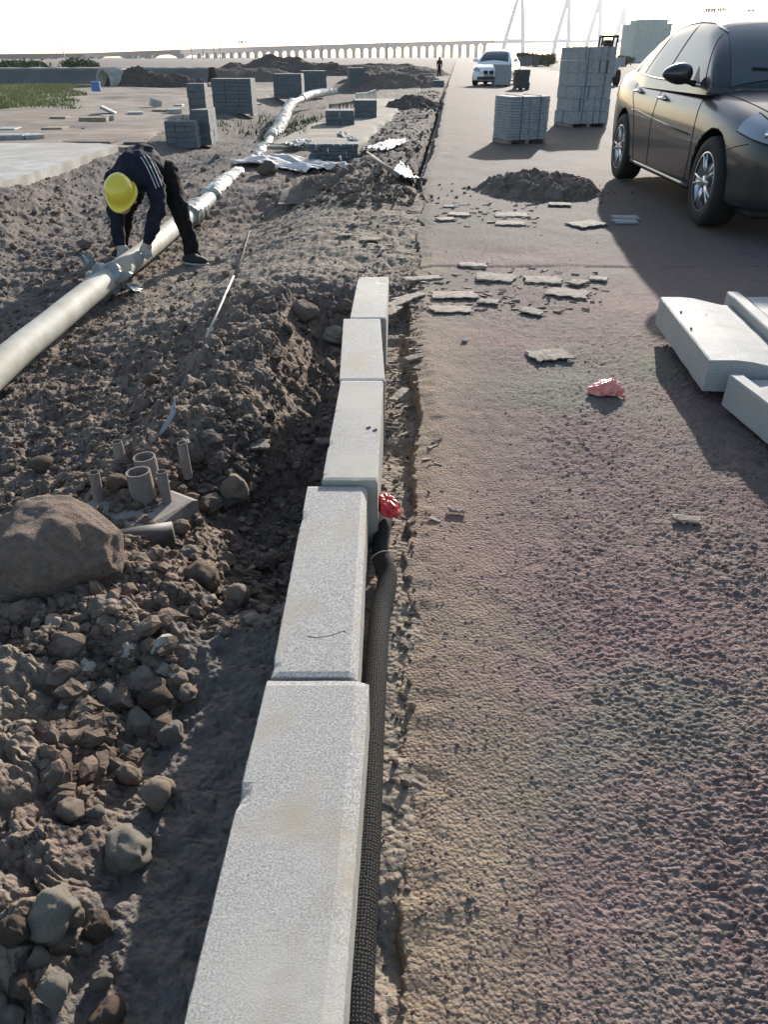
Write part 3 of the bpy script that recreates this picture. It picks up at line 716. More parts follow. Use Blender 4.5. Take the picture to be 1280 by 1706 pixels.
# small torn chips of wood round the boards and along the trench
CH_ = [ROCKS1[k] for k in range(6)]
def chips(name, boxes, m, smin, smax):
    Vs = []; Fs = []; n = 0
    for (u0, u1, v0, v1, c) in boxes:
        for _ in range(c):
            x, y, z = at(random.uniform(u0, u1), random.uniform(v0, v1), 0); L = random.uniform(smin, smax) * (.6 + .12 * y); W = L * random.uniform(.12, .4); th = random.uniform(-.9, .9); cc, s_ = math.cos(th), math.sin(th)
            zb = max(G(x, y), float(road_h(np.array([x]), np.array([y]))[0])) + .001; h = random.uniform(.001, .004) * (1 + .2 * y)
            P = [(-L, -W), (L * random.uniform(.6, 1), -W * random.uniform(.2, 1)), (L, W * .4), (-L * .7, W)]; V = [(x + a * cc - b * s_, y + a * s_ + b * cc, zb) for a, b in P]; V += [(a, b, zb + h * random.uniform(.5, 1.5)) for a, b, _z in V]
            Vs += V; Fs += [tuple(i + n for i in f) for f in ((0, 3, 2, 1), (4, 5, 6, 7), (0, 1, 5, 4), (1, 2, 6, 5), (2, 3, 7, 6), (3, 0, 4, 7))]; n += 8
    tag(obj(name, npmesh(name, Vs, Fs, m, False)), kind='stuff')
chips('wood_chips', [(690, 1010, 445, 520, 90), (720, 900, 338, 380, 30), (645, 700, 470, 700, 110), (600, 700, 420, 500, 60), (660, 740, 700, 900, 20), (560, 700, 330, 420, 50)], M_wood, .006, .03)
chips('wood_chips', [(700, 1000, 450, 520, 50), (720, 900, 340, 380, 40), (645, 690, 500, 660, 30), (560, 690, 290, 420, 40)], M_palewood, .006, .022)
# ---------------------------------------------------------------- granite kerb slabs at the right
def profile(name, prof, y0, y1, m, loc, rz, label, cat='kerb stone', group=None, tilt=0):
    n = len(prof); N = 16; V = []; F = []
    for j in range(N + 1):
        y = y0 + (y1 - y0) * j / N
        for (a, b) in prof: V.append((a + random.gauss(0, .0006), y, b + random.gauss(0, .0005)))
    for j in range(N):
        for k in range(n):
            a = j * n + k; b = j * n + (k + 1) % n; F.append((a, b, b + n, a + n))
    F.append(tuple(reversed(range(n)))); F.append(tuple(N * n + k for k in range(n)))
    me = newmesh(name, V, F, [m]); bm = bmesh.new(); bm.from_mesh(me); bmesh.ops.recalc_face_normals(bm, faces=bm.faces); bm.to_mesh(me); bm.free()
    return tag(obj(name, me, None, loc, (0, tilt, rz)), label, cat, group)
prA = [(0, 0), (.0, .126), (.006, .13), (.10, .133), (.16, .128), (.30, .100), (.34, .098), (.34, 0)]
prB = [(0, 0), (0, .135), (.005, .14), (.055, .14), (.065, .128), (.065, .0)]
rz = -.10
profile('gutter_stone', prA, 0, .90, M_granite, (1.283, 2.79, .055), rz + .2 - .2, 'wide pale granite gutter stone raised off the asphalt at the right edge of the photo', group='granite pieces by the car')
profile('kerb_bar', prB, 0, 1.02, M_granite, (1.283 + .345, 2.79 - .05, .055), rz, 'narrow granite bar lying against the wide gutter stone', group='granite pieces by the car')
profile('gutter_stone', prA, 0, .98, M_granite, (1.283 + .425, 2.79 - .06, .05), rz, 'pale granite stone on the far side of the narrow granite bar', group='granite pieces by the car')
prC = [(0, 0), (0, .12), (.005, .125), (.05, .125), (.06, .115), (.065, .10), (.20, .098), (.33, .085), (.36, 0)]
profile('gutter_stone', prC, -.85, 0, M_granite, (1.33, 2.70, .035), rz + .18, 'small-lipped granite stone at the right edge, nearest the camera', group='granite pieces by the car')
for (x, y, l) in ((1.36, 3.05, .55), (1.42, 3.5, .5), (1.42, 2.35, .3)):
    mb = MB(); mb.box(-.0, l, -.03, .03, 0, .050 if y > 2.6 else .03, None, .003); o = mb.build('wood_batten', M_wood, None, False, (x, y, .003), (0, 0, .1)); tag(o, {3.05: 'wooden batten under the near end of the raised gutter stone', 3.5: 'wooden batten under the far end of the raised gutter stone', 2.35: 'wooden batten under the nearest small-lipped granite stone'}[y], 'wood')
for (u, v) in ((1150, 510), (1158, 545), (1176, 520), (1133, 503), (1165, 493)):
    x, y, z = at(u, v, .188); 
P = [at(u, v, .187) for (u, v) in ((1135, 520), (1152, 548), (1178, 524), (1148, 500), (1110, 505))]
scatter('soil_crumbs', P, [.009, .008, .004, .004, .004], M_soilpile)

# ---------------------------------------------------------------- soil heap on the road
def heap(name, cx, cy, rx, ry, h, m, label, seed=0, n=110, z0=0.0, rot=0, clod=.05, cat='soil heap', parts=1.0, peaks=((0, 0, 1),)):
    t = np.linspace(-1, 1, n); A, B = np.meshgrid(t, t); r = np.hypot(A, B); ang = np.arctan2(B, A)
    rr = r * (1 + .28 * vn(ang * 1.3 + 10, r * 0 + seed, seed))
    H = np.zeros_like(r)
    for (px, py, ph) in peaks: H = np.maximum(H, ph * np.clip(1 - np.hypot(A - px, B - py) * 1.05, 0, 1) ** .85)
    X = A * rx; Y = B * ry; s = 1.0 / max(clod, .02)
    f, i = worley(X * s * .6, Y * s * .6, seed + 5); cl = np.sqrt(np.maximum(0, 1 - (f / (.3 + .4 * i)) ** 2)) * clod * .55
    f, i = worley(X * s * 1.7, Y * s * 1.7, seed + 9); cl = cl + np.sqrt(np.maximum(0, 1 - (f / (.3 + .4 * i)) ** 2)) * clod * .25
    Z = H * h + (fbm(X * 4 / max(rx, .1), Y * 4 / max(rx, .1), seed, 4) * h * .35 + cl) * ss(1.0, .7, rr) - .15 * h * ss(.75, 1.0, rr) - .02
    V = np.stack([X, Y, Z], -1).reshape(-1, 3); I = np.arange(n * n).reshape(n, n)
    F = np.stack([I[:-1, :-1], I[:-1, 1:], I[1:, 1:], I[1:, :-1]], -1).reshape(-1, 4)
    o = obj(name, npmesh(name, V, F, m), None, (cx, cy, z0), (0, 0, rot)); return tag(o, label, cat)
c = at(905, 325, 0)
heap('soil_heap', c[0] + .03, c[1] + .3, .72, .66, .18, M_soilpile, 'loose dark soil heap on the asphalt in front of the paver pallets', 3, 170, clod=.075, peaks=((-.1, 0, 1), (.22, 0, .85), (.55, .05, .4), (-.5, -.1, .45)))
P = [(c[0] + random.gauss(0, .5), c[1] + .2 + random.gauss(0, .35), .002) for _ in range(420)]
scatter('loose_soil', P, np.clip(RNG.lognormal(-4.6, .5, len(P)), .004, .035), M_soilpile)
# ---------------------------------------------------------------- long pipe and the stubs
def pz(u, v, z=-.30): return Vector(at(u, v, z))
PP = [Vector((-2.15, 1.0, -.33)), Vector((-2.17, 2.5, -.33)), pz(0, 606), pz(95, 534), pz(180, 467), pz(265, 399), pz(350, 330), pz(428, 268), pz(452, 232, -.25), pz(470, 205, -.15), pz(476, 190, -.1), pz(488, 172, -.0), pz(520, 158, .05), pz(558, 151, .1)]
def smooth(P, n=14):
    out = []
    for i in range(len(P) - 1):
        p0 = P[max(i - 1, 0)]; p1 = P[i]; p2 = P[i + 1]; p3 = P[min(i + 2, len(P) - 1)]
        for k in range(n):
            t = k / n; out.append(.5 * ((2 * p1) + (-p0 + p2) * t + (2 * p0 - 5 * p1 + 4 * p2 - p3) * t * t + (-p0 + 3 * p1 - 3 * p2 + p3) * t ** 3))
    out.append(P[-1]); return out
PC = smooth(PP); PC = [Vector((p.x + .012 * math.sin(p.y * 2.1), p.y, p.z + .01 * math.sin(p.y * 1.3))) for p in PC]
pipe = empty('long_pipe', PC[0], 0, 'long pale wrapped pipe snaking over the dirt behind the bending worker', 'pipe')
off = -PC[0]
mb = MB(); mb.tube([p + off for p in PC], .088, 28); mb.build('pipe_wall', M_pvc, pipe, True)
def wrap_between(y0, y1, amp, m, name, r=.104, jag=0.0):
    pts = [p for p in PC if y0 <= p.y <= y1]; fine = []
    for a, b in zip(pts, pts[1:]):
        for k in range(6): fine.append(a.lerp(b, k / 6))
    rs = [r + amp * abs(math.sin(p.y * 11 + 1.5 * math.sin(p.y * 5))) + random.uniform(0, amp * .5) for p in fine]
    mb = MB(); mb.tube([p + off for p in fine], rs, 18); o = mb.build(name, m, pipe, True)
    for v in o.data.vertices: v.co += Vector((random.gauss(0, amp * .4), 0, random.gauss(0, amp * .4)))
    return o
wrap_between(8.6, 9.3, .018, M_greywrap, 'tape_wrap')
wrap_between(9.9, 12.4, .022, M_wrap, 'tape_wrap'); wrap_between(12.6, 15.4, .035, M_wrap, 'tape_wrap'); wrap_between(17, 26, .03, M_wrap, 'tape_wrap')
wrap_between(28, 46, .02, M_sheet, 'tape_wrap')
# grey film knotted round the joint
j = min(PC, key=lambda p: abs(p.y - 6.0)); jd = Vector((0, 1, 0))
V, F = rock_shape(311, 4, 10, .22); V = V * np.array([.145, .15, .135]); th = np.arctan2(V[:, 2], V[:, 0]); V *= (1 + .09 * np.sin(th * 7) + .05 * np.sin(V[:, 1] * 60))[:, None]
o = obj('film_wrap', npmesh('film_wrap', V, F, M_greywrap), pipe, j + off + Vector((0, -.08, -.02)))
for (dx, dy, dz, lx, rt) in ((-.13, -.02, .07, .15, 2.3), (.12, -.05, -.04, .16, -.5)):
    n = 9; Vv = []; Ff = []
    for a in range(n):
        for b_ in range(n):
            s = a / (n - 1); q = b_ / (n - 1) - .5; wdt = .06 + .13 * s
            Vv.append((math.cos(rt) * lx * s + .02 * math.sin(q * 14 + s * 4), q * wdt + .02 * math.sin(s * 9), math.sin(rt) * lx * s * .8 + .015 * math.cos(q * 18 + s * 6)))
    for a in range(n - 1):
        for b_ in range(n - 1): i0 = a * n + b_; Ff.append((i0, i0 + 1, i0 + n + 1, i0 + n))
    o = obj('film_flap', newmesh('film_flap', Vv, Ff, [M_greywrap], True), pipe, j + off + Vector((dx * .7, dy, dz)))
    md = o.modifiers.new('s', 'SOLIDIFY'); md.thickness = .003
# stubs on a low concrete plinth
sx, sy, sz = atg(228, 850)
zs = sz + .004
mb = MB(); mb.box(-.16, .15, -.13, .12, -.12, .0, None, .012); o = mb.build('concrete_plinth', M_stub, None, False, (sx, sy + .05, zs), (0, 0, -.55)); tag(o, 'low dusty concrete plinth half buried under the plastic pipe stubs', 'plinth')
for v in o.data.vertices: v.co += Vector((random.uniform(-.01, .01), random.uniform(-.01, .01), 0))
def stub(u, v, wpx, hpx, label, cap=False):
    x, y, z = at(u, v, zs - .01); t = (CH - zs) / -ray(u, v)[2]; r = wpx * t / FPX / 2
    x2, y2, z2 = atY(u, v - hpx * .92, y); h = z2 - zs
    th = empty('pipe_stub', (x, y, zs - .03), random.uniform(-.3, .3), label, 'pipe stub', 'plastic pipe stubs on the plinth'); th.rotation_euler.x = random.uniform(-.05, .05); th.rotation_euler.y = random.uniform(-.06, .06)
    n = 28; V = []; F = []
    for (rr, zz) in ((r, 0), (r, h + .03), (r * .86, h + .03), (r * .86, h * .35)):
        for k in range(n): V.append((rr * math.cos(6.2832 * k / n), rr * math.sin(6.2832 * k / n), zz))
    for a in range(3):
        for k in range(n): i0 = a * n + k; i1 = a * n + (k + 1) % n; F.append((i0, i1, i1 + n, i0 + n))
    obj('tube_wall', newmesh('tube_wall', V, F, [M_stub], False), th)
    mb = MB(); mb.tube([(0, 0, h * .2), (0, 0, h * (.92 if cap else .45))], r * .855, 20); mb.build('soil_fill' if cap else 'dark_bore', M_soilpile if cap else M_hole, th)
stub(165, 836, 17, 54, 'left front slim pipe stub'); stub(206, 782, 17, 50, 'slim pipe stub behind the left one')
stub(312, 788, 16, 54, 'slim pipe stub farthest right, at the back'); stub(279, 840, 17, 58, 'slim pipe stub in front, right of the thick stubs')
stub(243, 838, 40, 56, 'thick pipe stub in front, filled with soil', True); stub(252, 806, 36, 50, 'thick pipe stub behind the soil-filled one')
# dark pipe beside the boulder
a = Vector(atg(292, 905)); b_ = Vector(at(150, 925, a.z)); a.z += .035; b_.z = a.z - .005
th = empty('dark_pipe', b_, 0, 'dark plastic pipe half buried between the boulder and the dirt bank', 'pipe')
mb = MB(); mb.tube([Vector((0, 0, 0)), (a - b_) * .5, a - b_], .042, 24); mb.build('pipe_wall', M_darkpipe, th, True)
x, y, z = atg(8, 915); mb = MB(); mb.tube([(-.12, .02, .03), (-.03, .0, .03), (.02, 0, .03)], [.038, .036, .034], 18); o = mb.build('pipe_offcut', M_pvc, None, True, (x - .03, y, z), (0, 0, .5)); tag(o, 'white plastic pipe offcut behind the boulder at the left edge', 'pipe')
# sticks and cables
def stick(u0, v0, u1, v1, r, m, label, cat='stick', dz=.02, name='stick'):
    a = Vector(atg(u0, v0)); b = Vector(atg(u1, v1)); a.z += dz; b.z += dz; lift = max(0, *[G(a.x + (b.x - a.x) * q, a.y + (b.y - a.y) * q) + .6 * dz - (a.z + (b.z - a.z) * q) for q in (.2, .35, .5, .65, .8)]); a.z += lift; b.z += lift; mid = a.lerp(b, .5)
    mb = MB(); mb.tube([a - a, mid - a, b - a], [r, r * .9, r * .8], 8); o = mb.build(name, m, None, True, a); return tag(o, label, cat)
stick(347, 584, 391, 478, .008, M_stick, 'straight pale stick lying on the dirt between the pipe and the kerb row', dz=.025)
stick(389, 478, 416, 385, .007, M_clod, 'muddy continuation of a rod running away from the pale stick', dz=.004)
stick(620, 290, 662, 328, .025, M_palewood, 'pale branch on the debris mound by the road edge', dz=.06)
stick(612, 272, 655, 310, .015, M_wood, 'brown branch behind the pale one on the debris mound', dz=.08)
stick(702, 330, 703, 305, .008, M_stick, 'bent cream wire standing at the road edge by the ditch', dz=.12)
stick(505, 250, 540, 205, .018, M_stick, 'thin pale hose lying between the long pipe and the low brick stack', 'hose', .03, 'thin_hose')
stick(442, 243, 505, 250, .018, M_stick, 'thin pale hose touching the long pipe beside the white sheet', 'hose', .05, 'thin_hose')
for (u, v, a, c, lab) in ((616, 402, 34, 12, 'curled pale scrap on the trampled soil'), (575, 395, 22, 8, 'grey scrap beside the curled pale scrap'), (425, 742, 46, 12, 'long flat stone chip on the dark wet soil'), (548, 740, 40, 8, 'sunken plank in the kerb shadow'), (381, 402, 12, 8, 'small white chip near the worker')):
    x, y, z = atg(u, v); o = plank(u, v, a, c, .15, lab, M_palewood, th=.012); 
    o.location = (x, y, z + .012)
    t = (CH - z) / (CH - .006); o.scale = (t, t, 1)
x, y, z = atg(282, 722); mb = MB(); mb.tube([(-.03, -.06, .0), (-.015, .0, .012), (.01, .05, .05), (.015, .08, .09)], [.004, .012, .012, .004], 8, squash=.25); tag(mb.build('metal_strip', M_paver, None, True, (x, y, z + .02)), 'curved grey metal strip sticking up behind the pipe stubs', 'metal strip')

# ---------------------------------------------------------------- white sheets
def cloth(name, u0, v0, u1, v1, wid, label, dz=.05, n=56, amp=.045):
    a = Vector(atg(u0, v0)); b = Vector(atg(u1, v1)); d = b - a; side = Vector((-d.y, d.x, 0)).normalized(); V = []; F = []
    gp = [a + d * (i / (n - 1)) + side * (k / (n - 1) - .5) * wid * (1 - .25 * i / (n - 1) + .12 * math.sin(7 * i / (n - 1))) for i in range(n) for k in range(n)]
    gz = ground_h(np.array([p.x for p in gp]), np.array([p.y for p in gp]))
    for i in range(n):
        for k in range(n):
            s = i / (n - 1); q = k / (n - 1) - .5; p = a + d * s + side * q * wid * (1 - .25 * s + .12 * math.sin(s * 7))
            z = float(gz[i * n + k]); zz = max(z, a.z * (1 - s) + b.z * s) + dz + amp * (math.sin(q * 26 + 2 * s + 3 * float(vn(np.array([s * 6.]), np.array([q * 5.]), 3)[0])) * .35 + 1.2 * float(fbm(np.array([s * 5.]), np.array([q * 7.]), 9, 3)[0]) + math.sin(s * 9 + q * 4) * .5)
            V.append((p.x, p.y, zz))
    for i in range(n - 1):
        for k in range(n - 1): i0 = i * n + k; F.append((i0, i0 + n, i0 + n + 1, i0 + 1))
    o = obj(name, newmesh(name, V, F, [M_sheet], True)); md = o.modifiers.new('s', 'SOLIDIFY'); md.thickness = .004; return tag(o, label, 'sheet')
cloth('plastic_sheet', 432, 268, 545, 288, 1.1, 'large rumpled white sheet spread beside the long pipe')
cloth('plastic_sheet', 622, 256, 664, 240, .45, 'crumpled white sheet on the soil ridge beside the ditch', .05)
cloth('plastic_sheet', 482, 252, 512, 246, .35, 'small white cloth bundle behind the large rumpled sheet', .1)
cloth('plastic_sheet', 568, 226, 590, 240, .25, 'narrow white scrap at the low brick stack', .05, 50)
cloth('plastic_sheet', 672, 308, 690, 306, .22, 'white scrap near the bent cream wire', .08, 50, .02)

# ---------------------------------------------------------------- stacks of pavers and blocks
def stack(u0, u1, vb, vt, z0, rot, depth, m, label, cols=2, rws=8, strap=True, name='paver_stack', seed=0, group=None, jit=.006, side='L', pallet=True, cap=None, wtrue=None):
    """front face from u0 to u1 at base row vb, top row vt; nearest corner at u0 (side L visible) or u1"""
    rnd = random.Random(seed); cu = u0 if side == 'L' else u1
    x, y, z = at(cu, vb, z0); t = (CH - z0) / -ray(cu, vb)[2]
    W = wtrue or (u1 - u0) * t / FPX / math.cos(rot); H = atY(cu, vt, y)[2] - z0
    th = empty(name, (x, y, z0), rot, label, 'stack', group); sgn = 1 if side == 'L' else -1
    pz0 = 0
    if pallet:
        mb = MB(); pz0 = min(.06, H * .1)
        for k in range(3): mb.box(*sorted((sgn * W * (k * .46), sgn * W * (k * .46 + .08))), 0.01, depth - .01, 0, pz0 - .002)
        mb.build('pallet', M_wood, th)
    bh = (H - pz0) / rws; bw = W / cols
    dn = 1 if depth < .7 else 2
    for r_ in range(rws):
        for c_ in range(cols):
            for d_ in range(dn):
                g = .0035
                x0 = c_ * bw + g + rnd.uniform(-1, 1) * jit; x1 = (c_ + 1) * bw - g + rnd.uniform(-1, 1) * jit
                y0 = d_ * depth / dn + g + rnd.uniform(-1, 1) * jit; y1 = (d_ + 1) * depth / dn - g
                if sgn < 0: x0, x1 = -x1, -x0
                mb = MB(); mb.box(x0, x1, y0, y1, pz0 + r_ * bh + .001, pz0 + (r_ + 1) * bh - .0025, None, .004); mb.build('paver_block', m, th)
    if strap:
        mb = MB()
        for k in (.28, .75):
            xx = sgn * W * k; mb.tube([(xx, -.012, pz0), (xx, -.012, H + .006), (xx, depth + .012, H + .006), (xx, depth + .012, pz0)], .007, 4, cap=True)
        mb.build('strap', M_strap, th)
    return th
stack(847, 914, 241, 161, 0.004, .36, .55, M_paver, 'small square stack of thin pavers on the asphalt, left of the tall stack', 2, 15, True, seed=1, wtrue=.70)
J = stack(950, 1012, 212.5, 78, 0.004, .26, .72, M_paver, 'tall stack of thick stone slabs beside the dark car', 5, 6, True, seed=2, jit=.014, wtrue=.82)
GS = 'grey block stacks on the dirt'
stack(278, 329, 247, 202, -.22, .05, .5, M_pavershade, 'low grey block stack in front, left foot of the stepped group', 3, 5, False, seed=3, group=GS, pallet=False)
stack(328, 353, 242, 183, -.22, .05, .9, M_pavershade, 'middle-height block stack with a sunlit right side in the stepped group', 1, 5, False, seed=4, group=GS, side='R', pallet=False, wtrue=.34)
stack(327, 350, 236, 139, -.22, .05, .42, M_pavershade, 'tallest narrow block stack at the back of the stepped group', 1, 8, False, seed=5, group=GS, side='R', pallet=False, wtrue=.34)
stack(357, 422, 194, 131, -.22, .0, .9, M_pavershade, 'large dark cube of stacked blocks behind the stepped group', 3, 9, False, seed=6, group=GS)
stack(457, 504, 168, 123, -.22, .0, 1.1, M_pavershade, 'dark cube of blocks left of the far bend of the long pipe', 2, 7, False, seed=7, group=GS)
stack(505, 545, 157, 118, -.22, .12, 1.6, M_pavershade, 'dark block stack with a sunlit edge behind the far bend of the long pipe', 2, 6, False, seed=8, group=GS, side='R')
stack(583, 609, 147, 113, -.22, .12, 1.6, M_pavershade, 'far dark block stack with a thin sunlit edge, midway to the standing person', 2, 6, False, seed=9, group=GS, side='R')
stack(543, 591, 209, 184, -.17, .06, .8, M_pavershade, 'low brownish block stack on the sandy path, nearer one', 2, 3, False, seed=10, group=GS, side='R', pallet=False)
stack(592, 628, 196, 167, -.17, .06, 1.0, M_pavershade, 'low block stack on the sandy path, just behind the nearer one', 1, 3, False, seed=11, group=GS, side='R', pallet=False)
stack(516, 598, 272, 240, -.22, .02, .35, M_pavershade, 'low wide pile of rough bricks beside the large rumpled sheet', 8, 5, False, seed=12, group=GS, pallet=False, jit=.02, name='brick_pile')
stack(825, 851, 144, 107, 0.0, .05, 1.0, M_paver, 'pale block stack standing in front of the white car', 2, 5, False, seed=13)
stack(859, 882, 150, 116, 0.0, .0, .9, M_blackblock, 'ragged black bundle right of the white car', 1, 6, True, seed=14, jit=.04, name='black_bundle')
stack(722, 740, 146, 134, -.1, .0, .7, M_pavershade, 'small block in front of the standing person far down the road edge', 1, 2, False, seed=15, pallet=False)
stack(866, 886, 110, 94, 0.0, .0, 4, M_pavershade, 'dark far stack behind the white car, left of three', 2, 2, False, seed=16, pallet=False, group='far stacks behind the white car')
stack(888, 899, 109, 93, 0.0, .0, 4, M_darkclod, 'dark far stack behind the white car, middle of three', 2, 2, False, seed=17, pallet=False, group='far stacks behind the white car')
stack(900, 909, 108, 91, 0.0, .0, 4, M_pavershade, 'dark far stack behind the white car, right of three', 1, 2, False, seed=18, pallet=False, group='far stacks behind the white car')
stack(1031, 1041, 112, 96, 0.0, .0, 3, M_paver, 'far pale stack seen between the tall stack and the dark car', 1, 2, False, seed=19, pallet=False)
# hanging torn netting behind the low stacks
for (ua, ub, v0, v1, lab) in ((545, 590, 176, 183, 'ragged brownish net hanging over the nearer low block stack'), (592, 625, 158, 167, 'torn white strips hanging over the farther low block stack')):
    A = Vector(at(ua, 205 if ua < 560 else 192, -.17)); B = Vector(at(ub, 200 if ua < 560 else 188, -.17)); A.y += 1.2; B.y += 1.6
    za = atY(ua, v0 - 2, A.y)[2]; zb = atY(ub, v0 - 8, B.y)[2]; mb = MB(); n = 26
    mb.tube([(A.x, A.y, za), ((A.x + B.x) / 2, (A.y + B.y) / 2, (za + zb) / 2 - .03), (B.x, B.y, zb)], .02, 6)
    for k in range(n):
        s = k / n; x = A.x + (B.x - A.x) * s; y = A.y + (B.y - A.y) * s; z = za + (zb - za) * s; h = random.uniform(.18, .36)
        mb.tube([(x, y, z), (x + random.uniform(-.03, .03), y - .02, z - h * .5), (x + random.uniform(-.06, .06), y, z - h)], [.02, .028, .01], 5, squash=.3)
    for (p, zz) in ((A, za), (B, zb)): mb.tube([(p.x, p.y, -.25), (p.x, p.y, zz)], .02, 6)
    o = mb.build('torn_net', M_sheet if ua > 560 else M_palewood, None, False); tag(o, lab, 'netting')

# slabs lying about on the flat
def slabbit(u, v, wpx, hpx, rot, label, m, tilt=0.0, rz=0):
    x, y, z = at(u, v, -.08); t = (CH + .08) / -ray(u, v)[2]; L = wpx * t / FPX; H = hpx * t / FPX
    mb = MB(); mb.box(-L / 2, L / 2, -.25, .25, 0, H * .8, None, .01); o = mb.build('concrete_block', m, None, False, (x, y, z - .05 + L * .5 * abs(math.sin(tilt))), (0, tilt, rot)); return tag(o, label, 'concrete block', 'blocks scattered on the dry flat')
SB = [(20, 230, 46, 13, .15, 'long grey slab at the left edge of the dry flat', 0, 0), (55, 229, 30, 12, .5, 'pale end block beside the long grey slab at the left edge', 1, 0),
 (14, 212, 30, 4, .1, 'thin pale plate at the left edge behind the long grey slab', 1, 0), (92, 215, 34, 9, .05, 'dull block half sunk on the dry flat', 2, 0),
 (100, 197, 26, 8, .1, 'low brown block left of the leaning pale slab', 2, 0), (158, 199, 44, 9, .08, 'long low block below the leaning pale slab', 2, 0), (178, 197, 16, 10, .5, 'pale block end under the leaning pale slab', 1, 0),
 (180, 188, 24, 5, .2, 'leaning pale slab on top of the low blocks', 1, .45), (225, 188, 24, 6, .3, 'flat pale plate right of the leaning slab', 1, 0),
 (258, 178, 16, 14, .4, 'upright pale lump left of the stepped block group', 1, .3), (290, 186, 22, 9, .3, 'pale block close to the tall stepped block group', 1, 0), (298, 176, 14, 6, .1, 'small pale block behind the others near the stepped group', 1, 0),
 (272, 183, 30, 5, .0, 'low grey plate beside the upright pale lump', 2, 0), (118, 232, 40, 4, 0, 'thin dark plank on the dry flat', 3, 0), (150, 233, 80, 5, 0, 'long dark trench cover lying on the dry flat', 3, 0), (228, 233, 34, 4, 0, 'short dark plank near the slab', 3, 0)]
for (u, v, a, h_, r_, lab, mi, tl) in SB: slabbit(u, v, a, h_, r_, lab, {0: M_paver, 1: M_granite, 2: M_stonebrown, 3: M_soilpile}[mi], tl)

# ---------------------------------------------------------------- bank, culvert pipe, heaps, grass
A0 = at(-300, 152, -.4); A1 = at(345, 146, -.4)
V = []; F = []; n = 160
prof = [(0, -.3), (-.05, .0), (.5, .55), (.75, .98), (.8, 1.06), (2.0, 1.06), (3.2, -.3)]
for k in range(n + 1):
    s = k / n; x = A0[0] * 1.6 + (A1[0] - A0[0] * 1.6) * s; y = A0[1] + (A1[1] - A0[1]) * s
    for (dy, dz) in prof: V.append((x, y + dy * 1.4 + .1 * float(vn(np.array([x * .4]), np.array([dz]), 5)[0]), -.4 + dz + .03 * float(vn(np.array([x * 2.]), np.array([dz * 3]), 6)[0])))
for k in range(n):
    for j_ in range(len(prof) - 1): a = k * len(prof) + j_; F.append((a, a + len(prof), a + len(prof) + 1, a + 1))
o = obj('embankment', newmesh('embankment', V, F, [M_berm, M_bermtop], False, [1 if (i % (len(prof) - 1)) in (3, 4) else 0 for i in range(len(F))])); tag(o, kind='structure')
cx, cy, cz = at(184, 153, -.35)
cul = empty('culvert_pipe', (cx, cy - .8, -.46), 0, 'big concrete culvert pipe lying open end forward against the grey bank', 'culvert pipe')
def ringpipe(r0, r1, y0, y1, nm, m, par, rz):
    V = []; F = []; n = 40
    for (r_, y_) in ((r0, y0), (r1, y0), (r1, y1), (r0, y1)):
        for k in range(n): V.append((r_ * math.cos(6.2832 * k / n), y_, r_ * math.sin(6.2832 * k / n)))
    for a in range(4):
        for k in range(n): i0 = a * n + k; i1 = a * n + (k + 1) % n; b2 = ((a + 1) % 4) * n; F.append((i0, i1, b2 + (k + 1) % n, b2 + k))
    return obj(nm, newmesh(nm, V, F, [m], True), par, (0, 0, .62), (0, 0, rz))
ringpipe(.46, .54, 0, 2.3, 'pipe_wall', M_concrete, cul, -.55); ringpipe(.50, .60, 2.1, 2.35, 'collar', M_concrete, cul, -.55)
x, y, z = at(162, 160, -.3); mb = MB(); mb.tube([(0, 0, 0), (0, 0, .04), (0, 0, .3), (0, 0, .33), (0, 0, .6), (0, 0, .63), (0, 0, .72)], [.2, .21, .2, .215, .2, .21, .2], 20); tag(mb.build('blue_drum', M_blue, None, False, (x, y, -.45)), 'small blue drum standing at the mouth of the culvert pipe', 'drum')
HP = [(255, 152, 3.0, 1.8, 1.15, 'dark soil heap beside the culvert pipe', 21, -.3, ((-.35, 0, 1), (.3, .1, .55))),
      (470, 126, 7.5, 4, 1.9, 'widest dark soil heap with uneven top left of the far block stacks', 23, -.4, ((-.15, 0, 1), (.1, .1, 1.0), (.5, 0, .65), (-.55, 0, .5))),
      (385, 132, 6.0, 3, 1.0, 'reddish brown soil bank behind the large dark cube of blocks', 24, -.3, ((-.3, 0, .7), (.3, 0, .8))),
      (430, 140, 2.2, 2, .95, 'brown soil heap just behind the far block cubes', 26, -.3, ((0, 0, 1),)),
      (560, 128, 4, 3, 1.0, 'low soil heap behind the far pipe bend', 27, -.3, ((0, 0, 1), (.5, 0, .6))),
      (655, 150, 3.2, 3.0, .85, 'low dark soil mound on the left of the far road edge', 28, -.3, ((0, 0, 1), (-.5, 0, .8), (.5, 0, .6))),
      (690, 128, 4.5, 4, .75, 'far low soil mound left of the standing person', 29, -.3, ((0, 0, 1), (-.6, 0, .8))),
      (620, 120, 8, 5, .9, 'far dark rubble bank beyond the block stacks', 30, -.3, ((0, 0, 1), (-.5, 0, .9), (.5, 0, .8))),
      (690, 182, 1.0, 1.6, .38, 'small grey gravel heap at the end of the sandy path', 31, -.2, ((0, 0, 1),)),
      (575, 325, .75, .6, .24, 'debris-strewn soil mound left of the ditch', 33, -.15, ((.1, .1, 1), (-.5, 0, .5), (.55, 0, .45)))]
for (u, v, rx, ry, h, lab, sd_, z0, pk) in HP:
    x, y, z = at(u, v, z0); heap('soil_heap', x, y + ry * .6, rx, ry, h, M_soilpile if sd_ in (24, 26, 33, 28, 29) else M_darkclod, lab, sd_, 120, z0, clod=.10 if rx > 1.2 else .06, peaks=pk)
P, t = pix_pts(420, 510, 690, 275, 345, notkerb)
scatter('debris', [(a, b, c + .01) for a, b, c in P], np.clip(RNG.lognormal(-3.9, .5, len(P)), .01, .07), M_soilpile, ROCKS2)
